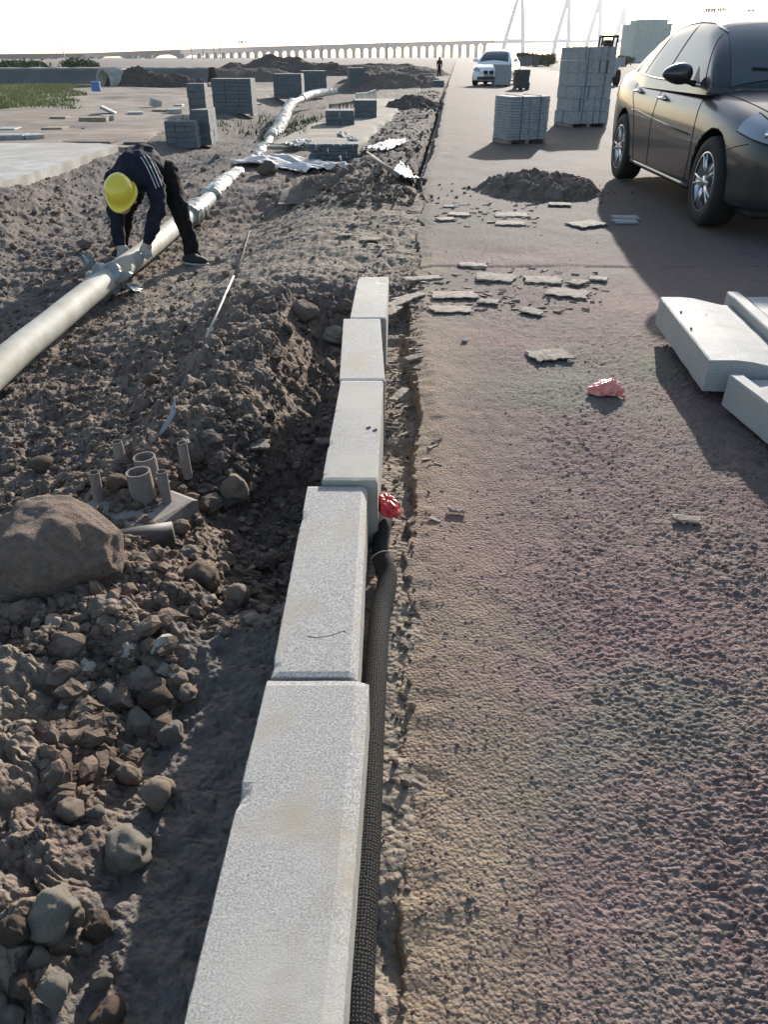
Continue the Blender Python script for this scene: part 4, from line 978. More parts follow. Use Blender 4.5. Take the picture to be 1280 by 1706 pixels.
# ridge clods beside the ditch
ys = 10 + 30 * RNG.uniform(0, 1, 1500) ** 1.4; xs = road_edge(ys) - RNG.uniform(.15, 1.3, 1500)
zz = ground_h(xs, ys); scatter('ditch_soil', list(zip(xs, ys, zz)), np.clip(RNG.lognormal(-3.9, .5, 1500), .010, .07), M_soilpile)

def blades(name, n, xr, yr, zf, m, h0, h1, label=None, wdt=.012, seed=1, slope=0):
    rg = np.random.default_rng(seed); X = rg.uniform(*xr, n); Y = rg.uniform(*yr, n)
    if slope:
        q = X < slope * Y + 1.6 * vn(Y * .35, X * 0, 13) - .4; X = X[q]; Y = Y[q]; n = len(X)
    k = vn(X * .5, Y * .5, 91) + rg.uniform(-.3, .3, n) > -.2; X = X[k]; Y = Y[k]; n = len(X); Z = zf(X, Y)
    th = rg.uniform(0, 6.28, n); H = rg.uniform(h0, h1, n); lean = rg.normal(0, .35, (n, 2)) * H[:, None]; c = np.cos(th) * wdt; s = np.sin(th) * wdt
    V = np.stack([np.stack([X - c, Y - s, Z], -1), np.stack([X + c, Y + s, Z], -1), np.stack([X + lean[:, 0], Y + lean[:, 1], Z + H], -1)], 1).reshape(-1, 3)
    F = np.arange(n * 3).reshape(-1, 3); return tag(obj(name, npmesh(name, V, F, m, False)), label, kind='stuff')
g0 = at(-60, 182, -.1); g1 = at(150, 156, -.1)
blades('grass', 170000, (-36, -8.0), (24.5, 46), lambda X, Y: -.14 + 0 * X, M_grass, .06, .20, wdt=.03, slope=-.345)
blades('weeds', 420, (-5.2, -2.4), (19, 26), lambda X, Y: ground_h(X, Y), M_leaf, .05, .18, wdt=.02, seed=2)
blades('weeds', 260, (-2.6, -1.6), (17, 24), lambda X, Y: ground_h(X, Y), M_leaf, .05, .16, wdt=.018, seed=3)

# ---------------------------------------------------------------- far world: viaduct, towers, masts, building, trees
HZ = 94.5
def farp(u, dist): return ((u - 640) / FPX * dist * .852 / 1.0 * 1.174, dist)   # on the horizon u-> x at y=dist
def hx(u, y):     # x of a column u at ground distance y (near the horizon line)
    a, yd, zd = ray(u, HZ); return a / yd * y
def hz(v, y):     # height of image row v at distance y
    a, yd, zd = ray(640, v); return CH + zd / yd * y
via = empty('viaduct', (0, 0, 0), 0, 'long hazy viaduct on many piers crossing the horizon', 'bridge')
D = [(-160, 93, 99, 700), (0, 90, 98, 760), (140, 88.5, 95.5, 860), (300, 82.5, 90.5, 1050), (420, 78, 86, 1400), (540, 74.5, 82, 1700), (640, 71, 79, 1900), (720, 69, 76, 2100), (822, 66.5, 72, 2350)]
def deck_at(u):
    us = [d[0] for d in D]; y = float(np.interp(u, us, [d[3] for d in D])); return hx(u, y), y, hz(float(np.interp(u, us, [d[2] for d in D])), y), hz(float(np.interp(u, us, [d[1] for d in D])), y)
piersu = [22, 36, 72, 128, 150, 214, 222, 246, 300] 
rest = list(np.arange(331, 820, 13.6)); piersu_all = piersu + rest
V = []; F = []; us = sorted(set(list(np.linspace(-160, 822, 260)) + piersu_all))
for u in us:
    x, y, zb, zt = deck_at(u); near = min(abs(u - p) for p in piersu_all)
    pw = 13.6 if u > 325 else 60; hn = (zt - zb) * (.9 * max(0, 1 - near / (pw * .28)) if u < 325 else 1.3 * max(0, 1 - near / (pw * .42)) ** 1.6)
    for (dy, z) in ((0, zt), (14, zt), (14, zb - hn), (0, zb - hn)): V.append((x, y + dy, z))
for k in range(len(us) - 1):
    for j_ in range(4): a = k * 4 + j_; b = k * 4 + (j_ + 1) % 4; F.append((a, a + 4, b + 4, b))
me = newmesh('deck', V, F, [M_far]); bm = bmesh.new(); bm.from_mesh(me); bmesh.ops.recalc_face_normals(bm, faces=bm.faces); bm.to_mesh(me); bm.free(); obj('deck', me, via)
for u in piersu_all:
    x, y, zb, zt = deck_at(u); wd = (4.2 if u > 325 else 7) * y / 1232 / 1.6; mb = MB(); tp = 1.25 if u < 325 else 1.0
    mb.add([(x - wd, y, -1), (x + wd, y, -1), (x + wd, y + 10, -1), (x - wd, y + 10, -1), (x - wd * tp, y, zb + .4), (x + wd * tp, y, zb + .4), (x + wd * tp, y + 10, zb + .4), (x - wd * tp, y + 10, zb + .4)], [(0, 3, 2, 1), (4, 5, 6, 7), (0, 1, 5, 4), (1, 2, 6, 5), (2, 3, 7, 6), (3, 0, 4, 7)]); mb.build('pier', M_far, via)
# cable-stayed bridge
csb = empty('cable_stayed_bridge', (0, 0, 0), 0, 'faint cable stayed bridge with A shaped towers fading into white haze', 'bridge')
for (ul, ur, ut, y, vt) in ((836, 871, 861, 2500, -25), (921, 946, 938, 3050, -12), (974, 998, 989, 3700, -4), (1020, 1036, 1030, 4000, 10)):
    xl, xr, xt = hx(ul, y), hx(ur, y), hx(ut, y); zt = hz(vt, y); zm = zt * .62; mb = MB(); xm = (xl + xr) / 2; r = 7.0 * y / 2500
    for xb in (xl, xr):
        mb.tube([(xb, y, -2), (xb + (xt - xb) * .18, y, hz(66, y)), (xt + (xb - xt) * .12, y, zt * .9), (xt, y, zt)], [r, r * .95, r * .8, r * .8], 6)
    mb.tube([(xl + (xt - xl) * .15, y, hz(68, y)), (xr + (xt - xr) * .15, y, hz(68, y))], r * .8, 6)
    mb.build('tower', M_farhazed, csb)
mb = MB()
for (a, b) in (((822, 66.5, 2350), (1040, 66, 4100)),): 
    mb.tube([(hx(a[0], a[2]), a[2] + 30, hz(a[1] + 3, a[2])), (hx(b[0], b[2]), b[2], hz(b[1] + 2, b[2]))], [4.5, 6], 6)
mb.build('deck', M_farhazed, csb)
# masts
MA = [(108, 62, 96, 620, 'thin leaning mast at the far left before the viaduct', -2), (301, 64, 92, 700, 'first of the close group of thin masts before the viaduct', 0), (320, 66, 92, 700, 'second thin mast of the group before the viaduct', 0), (339, 64, 90, 700, 'third thin mast of the group before the viaduct', 0), (357, 66, 90, 700, 'fourth thin mast of the group before the viaduct', 0), (367, 65, 90, 700, 'fifth thin mast, rightmost of the group before the viaduct', 0), (537, 48, 96, 420, 'tallest thin mast in front of the viaduct', 0), (645, 55, 96, 520, 'slim mast right of the tallest one', 0)]
for (u, vt, vb, y, lab, ln) in MA:
    x = hx(u, y); mb = MB(); mb.tube([(0, 0, -1), (ln * .8, 0, hz(vt, y))], [.45 * y / 600, .22 * y / 600], 6); tag(mb.build('mast', M_steel, None, False, (x, y, 0)), lab, 'mast', 'thin masts on the horizon')
def highmast(u, v, y, label, nl=4):
    th = empty('light_mast', (hx(u, y), y, -1), 0, label, 'light mast', 'high light masts'); H = hz(v, y) + 1
    mb = MB(); mb.tube([(0, 0, 0), (0, 0, H)], [.22, .08], 8); mb.build('pole', M_farhazed, th)
    for k in range(nl):
        a = k * 6.283 / nl; mb = MB(); mb.box(-.45, .45, -.3, .3, -.8, .8); mb.build('lamp_head', M_steel, th, False, (math.cos(a) * 2.0, math.sin(a) * 2.0, H - .3))
    mb = MB(); mb.tube([(2.0 * math.cos(k * .52), 2.0 * math.sin(k * .52), H) for k in range(13)], .12, 5, cap=False); mb.build('ring', M_steel, th)
highmast(405, 69, 600, 'high light mast with a lamp ring above the left part of the viaduct')
highmast(796, 62, 760, 'high light mast above the right end of the viaduct')
highmast(1170, 16, 420, 'high light mast above the car roof, leftmost of three')
highmast(1188, 15, 520, 'high light mast above the car roof, middle of three')
highmast(1236, 17, 640, 'high light mast above the car roof, rightmost of three')
# building
bx, by = hx(1053, 260), 260; bw = hx(1112, 260) - bx; bh = hz(39, 260) + .2
bd = empty('office_building', (bx, by, -.2), 0, 'pale green boxy building in haze behind the dark car', 'building')
mb = MB(); mb.box(0, bw, 0, 14, 0, bh); mb.box(bw * .08, bw * .9, 1, 10, bh, bh + 1.0); mb.build('wall', M_green, bd)
for fl_ in range(4):
    for k in range(6):
        mb = MB(); x0 = bw * (.05 + k * .155); mb.box(x0, x0 + bw * .11, -.05, .02, 1.0 + fl_ * bh / 4.3, 1.0 + fl_ * bh / 4.3 + bh * .13); mb.build('window', M_window, bd)
# forklift cab behind the tall stack
lx, ly, lz = at(1014, 118, 0); 
fk = empty('forklift', (hx(1014, 42), 42, 0.0), 0, 'small open cab forklift seen over the top of the tall stack', 'forklift')
zt = hz(60.5, 42); zb = hz(76, 42)
mb = MB()
for (a, b) in ((-.36, 0), (.36, 0), (-.30, .8), (.36, .8)): mb.tube([(a - .08, b, 1.0), (a, b, zt)], .05, 6)
mb.tube([(-.40, 0, zt), (.38, 0, zt), (.38, .8, zt), (-.34, .8, zt), (-.40, 0, zt)], .05, 6); mb.box(-.38, .38, .02, .8, zt, zt + .05); mb.build('cab_frame', M_blackplastic, fk)
mb = MB(); mb.box(-.55, .55, -.2, 1.6, .35, 1.15, None, .08); mb.build('chassis', M_steel, fk)
mb = MB(); mb.box(-.2, .2, .3, .6, 1.15, 1.9, None, .06); mb.build('seat', M_blackplastic, fk)
for sx_ in (-.55, .55):
    for sy_ in (0, 1.3): mb = MB(); mb.tube([(sx_ - .1, sy_, .35), (sx_ + .1, sy_, .35)], .35, 20); mb.build('wheel', M_tyre, fk)
def tree(x, y, h, r, label, seed, n=1600):
    rg = np.random.default_rng(seed); th = empty('tree', (x, y, -.3), 0, label, 'tree', 'far trees on the horizon')
    mb = MB(); mb.tube([(0, 0, 0), (.05 * h, 0, h * .35), (0, 0, h * .7)], [r * .09, r * .06, r * .03], 8)
    for k in range(5): a = k * 1.3; mb.tube([(0, 0, h * (.3 + .06 * k)), (math.cos(a) * r * .5, math.sin(a) * r * .5, h * (.5 + .07 * k))], [r * .04, r * .015], 6)
    mb.build('trunk', M_bark, th)
    cl = rg.normal(0, 1, (14, 3)); cl /= np.linalg.norm(cl, axis=1)[:, None]; cl = cl * np.array([r * .6, r * .6, h * .25]) + np.array([0, 0, h * .62])
    c = cl[rg.integers(0, 14, n)] + rg.normal(0, 1, (n, 3)) * r * .2 * np.array([1, 1, .35]); s = r * .07
    P3 = c[:, None, :] + rg.normal(0, 1, (n, 3, 3)) * s
    obj('crown', npmesh('crown', P3.reshape(-1, 3), np.arange(n * 3).reshape(-1, 3), M_leaf, False), th)
TR = [(10, 104, 95, 4.0, 4.5), (40, 104, 95, 4.2, 5), (126, 104, 100, 5, 4.5), (140, 104, 100, 5, 3), (872, 88, 150, 6, 6), (896, 88, 150, 5, 6), (915, 90, 150, 6, 4.5), (1045, 92, 150, 4, 4)]
for k, (u, v, y, h, r) in enumerate(TR):
    tree(hx(u, y), y, {95: .9, 100: 1.1, 150: 1.9}[y], r * .5, ['low far tree behind the grey bank at the left edge', 'second low far tree behind the grey bank', 'low far tree above the culvert pipe, left one', 'low far tree above the culvert pipe, right one', 'dark far tree right of the white car, left of three', 'dark far tree right of the white car, middle of three', 'dark far tree right of the white car, right of three', 'low far tree between the tall stack and the dark car'][k], k)
# ---------------------------------------------------------------- cars
def tomesh(o):
    dg = bpy.context.evaluated_depsgraph_get(); dg.update(); me = bpy.data.meshes.new_from_object(o.evaluated_get(dg)); return me
def make_car(loc, rz, paint, label, kidney=False, suv=0.0):
    car = empty('sedan' if not kidney else 'white_car', loc, rz, label, 'car')
    st = [0, .06, .18, .4, .7, 1.0, 1.35, 1.8, 2.3, 2.8, 3.3, 3.75, 4.1, 4.45, 4.68, 4.8]
    I = lambda s, a, b: float(np.interp(s, a, b))
    def w_(s): return I(s, [0, .06, .18, .4, .7, 1.0, 2.4, 3.8, 4.3, 4.6, 4.75, 4.8], [.56, .68, .79, .865, .90, .912, .915, .912, .885, .82, .72, .64])
    def zt(s): return I(s, [0, .06, .18, .4, .7, 1.0, 1.35, 2.3, 3.3, 3.9, 4.45, 4.68, 4.8], [.60, .68, .745, .80, .865, .915, .965, .985, 1.01, 1.045, 1.075, 1.06, .98])
    def zb(s): return I(s, [0, .06, .3, .9, 4.0, 4.5, 4.8], [.30, .24, .20, .19, .20, .24, .34])
    rings = []; bm = bmesh.new()
    for s in st:
        w = w_(s); t = zt(s); b = zb(s); k = t - b
        half = [(0, b), (.6, b), (.92, b + .015), (.972, b + .07 * k), (.985, b + .25 * k), (1.0, b + .48 * k), (.998, b + .62 * k), (.985, b + .74 * k), (.965, b + .86 * k), (.90, b + .955 * k), (.80, b + .995 * k), (.5, t + .022), (0, t + .035)]
        pts = [(-x * w, z) for x, z in half] + [(x * w, z) for x, z in reversed(half[1:-1])]
        bow = .10 * max(0, 1 - s / .3) if s < .3 else 0
        rings.append([bm.verts.new((x, s + bow * (x / max(w, .1)) ** 2, z)) for x, z in pts])
    n = len(rings[0])
    for a, b in zip(rings, rings[1:]):
        for i in range(n): bm.faces.new((a[i], a[(i + 1) % n], b[(i + 1) % n], b[i]))
    bm.faces.new(rings[0]); bm.faces.new(list(reversed(rings[-1]))); bmesh.ops.recalc_face_normals(bm, faces=bm.faces)
    me = bpy.data.meshes.new('b'); bm.to_mesh(me); bm.free(); me.materials.append(paint); me.materials.append(M_blackplastic)
    me.polygons.foreach_set('use_smooth', [True] * len(me.polygons))
    tmp = bpy.data.objects.new('tmpbody', me); COL.objects.link(tmp); m = tmp.modifiers.new('s', 'SUBSURF'); m.levels = 3; m.render_levels = 3
    cut = []
    for s in (.97, 3.745):
        for sd_ in (-1, 1):
            bmc = bmesh.new(); bmesh.ops.create_cone(bmc, cap_ends=True, segments=56, radius1=.375, radius2=.375, depth=.34, matrix=Matrix.Translation((sd_ * .88, s, .345)) @ Matrix.Rotation(math.pi / 2, 4, 'Y'))
            mc = bpy.data.meshes.new('c'); bmc.to_mesh(mc); bmc.free(); mc.materials.append(M_blackplastic)
            oc = bpy.data.objects.new('tmpcut', mc); COL.objects.link(oc); cut.append(oc)
            bo_ = tmp.modifiers.new('b', 'BOOLEAN'); bo_.object = oc; bo_.operation = 'DIFFERENCE'; bo_.solver = 'EXACT'
            try: bo_.material_mode = 'TRANSFER'
            except Exception: pass
    bme = tomesh(tmp); bpy.data.objects.remove(tmp)
    for c in cut: bpy.data.objects.remove(c)
    body = obj('body', bme, car)
    # greenhouse
    def roof(s): return I(s, [1.22, 1.45, 1.7, 2.0, 2.3, 2.65, 3.0, 3.35, 3.6, 3.85, 4.15], [.95, 1.12, 1.285, 1.425, 1.49, 1.51, 1.50, 1.45, 1.375, 1.265, 1.07])
    def gw(z, s): return .865 - .245 * (max(0, z - .95) / .5) ** 1.25 - .06 * max(0, (s - 3.4)) - .05 * max(0, 1.5 - s)
    gs = [1.22, 1.35, 1.5, 1.7, 1.9, 2.05, 2.2, 2.4, 2.65, 2.9, 3.15, 3.35, 3.5, 3.65, 3.85, 4.0, 4.15]
    bm = bmesh.new(); rings = []
    for s in gs:
        t = roof(s); zlo = .93; h = t - zlo
        half = [(gw(zlo, s) , zlo)]
        for f in (.25, .5, .72, .88): z = zlo + h * f; half.append((gw(z, s), z))
        half += [(gw(t, s) - .035, t - .018), (gw(t, s) - .12, t - .003), (.3, t + .01), (0, t + .014)]
        pts = [(-x, z) for x, z in half] + [(x, z) for x, z in reversed(half[:-1])]
        rings.append([bm.verts.new((x, s + .09 * (x / .8) ** 2 * (1 if s < 2.2 else (0 if s < 3.2 else -.6)), z)) for x, z in pts])
    n = len(rings[0])
    for a, b in zip(rings, rings[1:]):
        for i in range(n - 1): bm.faces.new((a[i], a[i + 1], b[i + 1], b[i]))
    bm.faces.new(rings[0]); bm.faces.new(list(reversed(rings[-1])))
    bmesh.ops.recalc_face_normals(bm, faces=bm.faces); me = bpy.data.meshes.new('g'); bm.to_mesh(me); bm.free(); me.materials.append(paint); me.polygons.foreach_set('use_smooth', [True] * len(me.polygons))
    tmp = bpy.data.objects.new('tmpg', me); COL.objects.link(tmp); m = tmp.modifiers.new('s', 'SUBSURF'); m.levels = 2; m.render_levels = 2; gme = tomesh(tmp); bpy.data.objects.remove(tmp)
    obj('roof', gme, car)
    def bvh(mesh): return BVHTree.FromPolygons([v.co.copy() for v in mesh.vertices], [tuple(p.vertices) for p in mesh.polygons])
    TB, TG = bvh(bme), bvh(gme)
    def side(y, z, sd_, T, offs):
        h = T.ray_cast(Vector((sd_ * 2.5, y, z)), Vector((-sd_, 0, 0)))
        if h[0] is None: return Vector((sd_ * .8, y, z))
        nrm = h[1] if h[1].x * sd_ > 0 else -h[1]; return h[0] + nrm * offs
    def patch(fn, na, nb, nm, mt, par, thick=0):
        V = []; F = []
        for a in range(na + 1):
            for b in range(nb + 1): V.append(fn(a / na, b / nb)[:])
        for a in range(na):
            for b in range(nb): i0 = a * (nb + 1) + b; F.append((i0, i0 + 1, i0 + nb + 2, i0 + nb + 1))
        o = obj(nm, newmesh(nm, V, F, [mt], True), par)
        if thick: md = o.modifiers.new('s', 'SOLIDIFY'); md.thickness = thick; md.offset = -1
        return o
    belt = lambda s: I(s, [1.2, 2.0, 3.0, 4.0], [.985, .995, 1.015, 1.06]) + .012
    wtop = lambda s: roof(s) - .052
    lerp = lambda a, b, t: a + (b - a) * t
    wins = [((1.54, 1.98), (2.63, 2.60), 'side_window'), ((2.70, 2.67), (3.42, 3.22), 'side_window'), ((3.455, 3.265), (3.80, 3.56), 'quarter_window')]
    for sd_ in (-1, 1):
        for (fa, fb, nm) in wins:
            def fn(a, b, fa=fa, fb=fb):
                s_b = lerp(fa[0], fb[0], a); s_t = lerp(fa[1], fb[1], a); s = lerp(s_b, s_t, b); z = lerp(belt(s_b), wtop(s_t), b)
                if b < 1: z = min(z, wtop(s) - .0)
                return side(s, z, sd_, TG, .005)
            patch(fn, 14, 10, nm, M_glass, car)
        # chrome line round the windows
        pts = [side(s, belt(s) - .008, sd_, TG, .008) for s in np.linspace(1.62, 3.84, 24)]
        pts += [side(s, wtop(s) + .012, sd_, TG, .007) for s in np.linspace(3.58, 1.98, 24)]
        mb = MB(); mb.tube(pts, .0075, 6); mb.build('window_trim', M_chrome, car, True)
        # seams
        def seam(path, nm='door_seam', r=.0028):
            mb = MB(); mb.tube([side(pa[0] + (pb[0] - pa[0]) * t_, pa[1] + (pb[1] - pa[1]) * t_, sd_, TB, .0012) for pa, pb in zip(path, path[1:]) for t_ in np.linspace(0, 1, 12)], r, 5); mb.build(nm, M_hole, car, True)
        seam([(1.50, .90), (1.46, .80), (1.42, .65), (1.42, .5), (1.48, .32), (1.52, .27)])
        seam([(2.66, .95), (2.66, .7), (2.65, .45), (2.66, .27)]); seam([(3.62, .96), (3.55, .85), (3.40, .75), (3.25, .55), (3.22, .38), (3.2, .27)]); seam([(1.5, .27), (2.4, .262), (3.2, .27)])
        seam([(.66, .60), (.60, .62), (.42, .66)])
        # crease highlight line
        mb = MB(); mb.tube([side(y, z, sd_, TB, -.004) for y, z in ((1.5, .635), (2.2, .665), (2.9, .70), (3.25, .725), (3.45, .72))], .008, 6); mb.build('body_crease', paint, car, True)
        mb = MB(); mb.tube([side(y, .245, sd_, TB, .0) for y in np.linspace(1.4, 3.3, 12)], .022, 8); mb.build('side_sill', paint, car, True)
        for hy in (2.47, 3.36):
            p = side(hy, .865 if hy < 3 else .895, sd_, TB, 0)
            hd = empty('door_handle', p, 0); hd.parent = car
            mb = MB(); mb.tube([(sd_ * .008, -.10, 0), (sd_ * .034, -.075, .002), (sd_ * .040, 0, .003), (sd_ * .034, .075, .002), (sd_ * .008, .10, 0)], [.013, .014, .015, .014, .013], 10, squash=1.0); mb.build('grip', M_chrome, hd, True)
            mb = MB(); mb.tube([(sd_ * .001, -.05, -.004), (sd_ * .003, .0, -.004), (sd_ * .001, .05, -.004)], [.02, .036, .02], 12); o_ = mb.build('recess', M_blackplastic, hd, True); o_.scale = (.15, 1, 1)
        # mirror
        mp_ = side(1.80, 1.02, sd_, TG, 0); mr = empty('wing_mirror', mp_, 0); mr.parent = car
        V, F = rock_shape(1, 4, 0, 0); V = V * np.array([.125, .085, .078]); V[:, 0] *= 1; V[:, 2] *= (1 - .25 * (V[:, 0] * sd_ / .125)); V[:, 1] = np.minimum(V[:, 1], .045)
        obj('mirror_cap', npmesh('mirror_cap', V, F, paint), mr, (sd_ * .17, -.01, .055))
        mb = MB(); mb.tube([(0, .0, -.02), (sd_ * .06, 0, -.005), (sd_ * .13, 0, .01)], [.045, .03, .04], 10, squash=.6); mb.build('mirror_arm', M_blackplastic, mr, True)
        V2, F2 = rock_shape(2, 3, 0, 0); V2 = V2 * np.array([.105, .008, .062]); obj('mirror_glass', npmesh('mirror_glass', V2, F2, M_chrome), mr, (sd_ * .17, .04, .055))
        mb = MB(); mb.add([side(1.62, .99, sd_, TG, .008), side(1.86, 1.0, sd_, TG, .008), side(1.90, 1.13, sd_, TG, .008)], [(0, 1, 2)]); mb.build('corner_panel', M_blackplastic, mr if False else car)
        # headlight wraps round the corner: cast from the front-side diagonal
        def hl(a, b, offs=.006):
            zz = lerp(.605 + .12 * a, .70 + .14 * a, b); 
            dirv = Vector((-sd_ * lerp(.25, 1, a ** .6), lerp(1, .12, a ** .6), 0)).normalized()
            tgt = Vector((sd_ * lerp(.46, .84, min(1, a * 1.3)), lerp(.05, .62, a ** 1.3), zz)); h = TB.ray_cast(tgt - dirv * 1.5, dirv)
            if h[0] is None: return tgt
            nn = h[1]; nn = nn if nn.dot(dirv) < 0 else -nn; return h[0] + nn * offs
        hd = patch(lambda a, b: hl(a, b, .008), 16, 6, 'headlight', M_lamp, car)
        mb = MB(); mb.tube([hl(a, 0, .008) for a in np.linspace(0, 1, 14)] + [hl(a, 1, .008) for a in np.linspace(1, 0, 14)] + [hl(0, 0, .008)], .006, 5); mb.build('lamp_edge', M_blackplastic, hd, True)
        for aa in (.25, .55):
            p = hl(aa, .5, .006); mb = MB(); mb.tube([p, p + Vector((0, -.006, 0))], .035, 16); mb.build('lamp_bulb', M_chrome, hd, True)
        # tail light
        def tl(a, b):
            zz = lerp(.80, .98, b); tgt = Vector((sd_ * lerp(.5, .85, min(1, a * 1.5)), lerp(4.78, 4.45, a ** 1.5), zz)); dirv = Vector((-sd_ * a, -(1 - a * .8), 0)).normalized(); h = TB.ray_cast(tgt - dirv * 1.5, dirv)
            return (h[0] - dirv * .006) if h[0] is not None else tgt
        patch(tl, 10, 5, 'taillight', M_taillight, car)
        # wheels
        for s in (.97, 3.745):
            wh = empty('wheel', (sd_ * .80, s, .335), 0); wh.parent = car
            n = 64; prof = [(.205, -.10), (.215, -.112), (.27, -.115), (.315, -.108), (.331, -.085), (.334, -.04), (.334, .04), (.331, .085), (.315, .108), (.27, .115), (.215, .112), (.205, .10)]
            V = []; F = []
            for k in range(n):
                th = 6.28318 * k / n
                for (r_, x_) in prof: V.append((x_, r_ * math.cos(th), r_ * math.sin(th)))
            m_ = len(prof)
            for k in range(n):
                for q_ in range(m_ - 1): F.append((k * m_ + q_, k * m_ + q_ + 1, ((k + 1) % n) * m_ + q_ + 1, ((k + 1) % n) * m_ + q_))
            obj('tyre', newmesh('tyre', V, F, [M_tyre], True), wh)
            mb = MB(); V = []; F = []
            rp = [(.212, .112), (.222, .114), (.222, .100), (.205, .085), (.195, .04), (.19, -.09)]
            for k in range(n):
                th = 6.28318 * k / n
                for (r_, x_) in rp: V.append((sd_ * x_, r_ * math.cos(th), r_ * math.sin(th)))
            m_ = len(rp)
            for k in range(n):
                for q_ in range(m_ - 1): F.append((k * m_ + q_, k * m_ + q_ + 1, ((k + 1) % n) * m_ + q_ + 1, ((k + 1) % n) * m_ + q_))
            mb.add(V, F)
            for k in range(10):
                th = 6.28318 * (k // 2) / 5 + (.17 if k % 2 else -.17) ; c_, s_ = math.cos(th), math.sin(th); th2 = 6.28318 * (k // 2) / 5 + (.07 if k % 2 else -.07); c2, s2 = math.cos(th2), math.sin(th2)
                mb.tube([(sd_ * .092, .04 * c2, .04 * s2), (sd_ * .100, .12 * math.cos((th + th2) / 2), .12 * math.sin((th + th2) / 2)), (sd_ * .100, .212 * c_, .212 * s_)], [.016, .012, .014], 8)
            mb.tube([(sd_ * .06, 0, 0), (sd_ * .108, 0, 0)], .045, 20); mb.build('rim', M_alloy, wh, True)
            mb = MB(); mb.tube([(sd_ * .03, 0, 0), (sd_ * .045, 0, 0)], .15, 28); mb.build('brake_disc', M_steel, wh, True)
            mb = MB(); mb.tube([(-sd_ * .09, 0, 0), (-sd_ * .07, 0, 0)], .2, 28); mb.build('wheel_back', M_blackplastic, wh)
    # windscreen and rear glass
    def scr(a, b, s0, s1, front):
        x = lerp(-1, 1, a) * lerp(.70, .57, b); s = lerp(s0, s1, b); h = TG.ray_cast(Vector((x, s, 2.5)), Vector((0, 0, -1)))
        if h[0] is None: return Vector((x, s, roof(s)))
        nn = h[1] if h[1].z > 0 else -h[1]; return h[0] + nn * .006
    patch(lambda a, b: scr(a, b, 1.36, 2.06, 1), 22, 14, 'windscreen', M_glass, car)
    patch(lambda a, b: scr(a, b, 4.06, 3.40, 0), 22, 14, 'rear_window', M_glass, car)
    def hoodp(x, s, o_=.001):
        h = TB.ray_cast(Vector((x, s, 2.5)), Vector((0, 0, -1))); return h[0] + Vector((0, 0, o_)) if h[0] is not None else Vector((x, s, .9))
    for sd_ in (-1, 1):
        mb = MB(); mb.tube([hoodp(sd_ * lerp(.60, .745, t_), lerp(.22, 1.28, t_)) for t_ in np.linspace(0, 1, 16)], .003, 5); mb.build('bonnet_seam', M_hole, car, True)
        mb = MB(); mb.tube([scr(.5 + sd_ * .05, .02, 1.36, 2.06, 1) + Vector((0, 0, .02)), scr(.5 + sd_ * .38, .16, 1.36, 2.06, 1) + Vector((0, 0, .012))], .008, 6); mb.build('wiper', M_blackplastic, car)
    # grille, bumper intake, plate
    def fr(x, z, o_=.008):
        h = TB.ray_cast(Vector((x, -1.5, z)), Vector((0, 1, 0))); return (h[0] + Vector((0, -o_, 0))) if h[0] is not None else Vector((x, .05, z))
    if kidney:
        for sd_ in (-1, 1): patch(lambda a, b, sd_=sd_: fr(sd_ * lerp(.03, .24, a), lerp(.50, .65, b)), 8, 6, 'grille', M_blackplastic, car)
    else:
        patch(lambda a, b: fr(lerp(-.40, .40, a), lerp(.48, .63, b)), 16, 6, 'grille', M_blackplastic, car)
        for k in range(3): mb = MB(); mb.tube([fr(x, .51 + .045 * k, .014) for x in np.linspace(-.39, .39, 12)], .006, 5); mb.build('grille_bar', M_chrome, car, True)
    patch(lambda a, b: fr(lerp(-.55, .55, a), lerp(.27, .40, b)), 16, 5, 'air_intake', M_blackplastic, car)
    patch(lambda a, b: fr(lerp(-.22, .22, a), lerp(.40, .50, b), .025), 4, 3, 'number_plate', M_steel if kidney else M_plate, car, .004)
    mb = MB(); mb.box(-.75, .75, .35, 4.45, .16, .235, None, .02); mb.build('underbody', M_blackplastic, car)
    return car
# front axle contact and rear axle contact of the dark car
F0 = Vector((2.59, 6.50)); R0 = Vector((2.66, 9.27)); dv = (R0 - F0).normalized(); ang = math.atan2(-dv.x, dv.y)
lat = Vector((dv.y, -dv.x))
org = F0 - dv * .97 + lat * .905
make_car((org.x, org.y, .004), ang, M_paint, 'dusty dark grey four-door sedan parked at the right, its wheels beside a soil heap')
q = at(812, 143, 0)
make_car((q[0] - .05, q[1] - .6, 0), -.30, M_whitepaint, 'white car parked far down the road facing the camera behind a pale block stack', True)

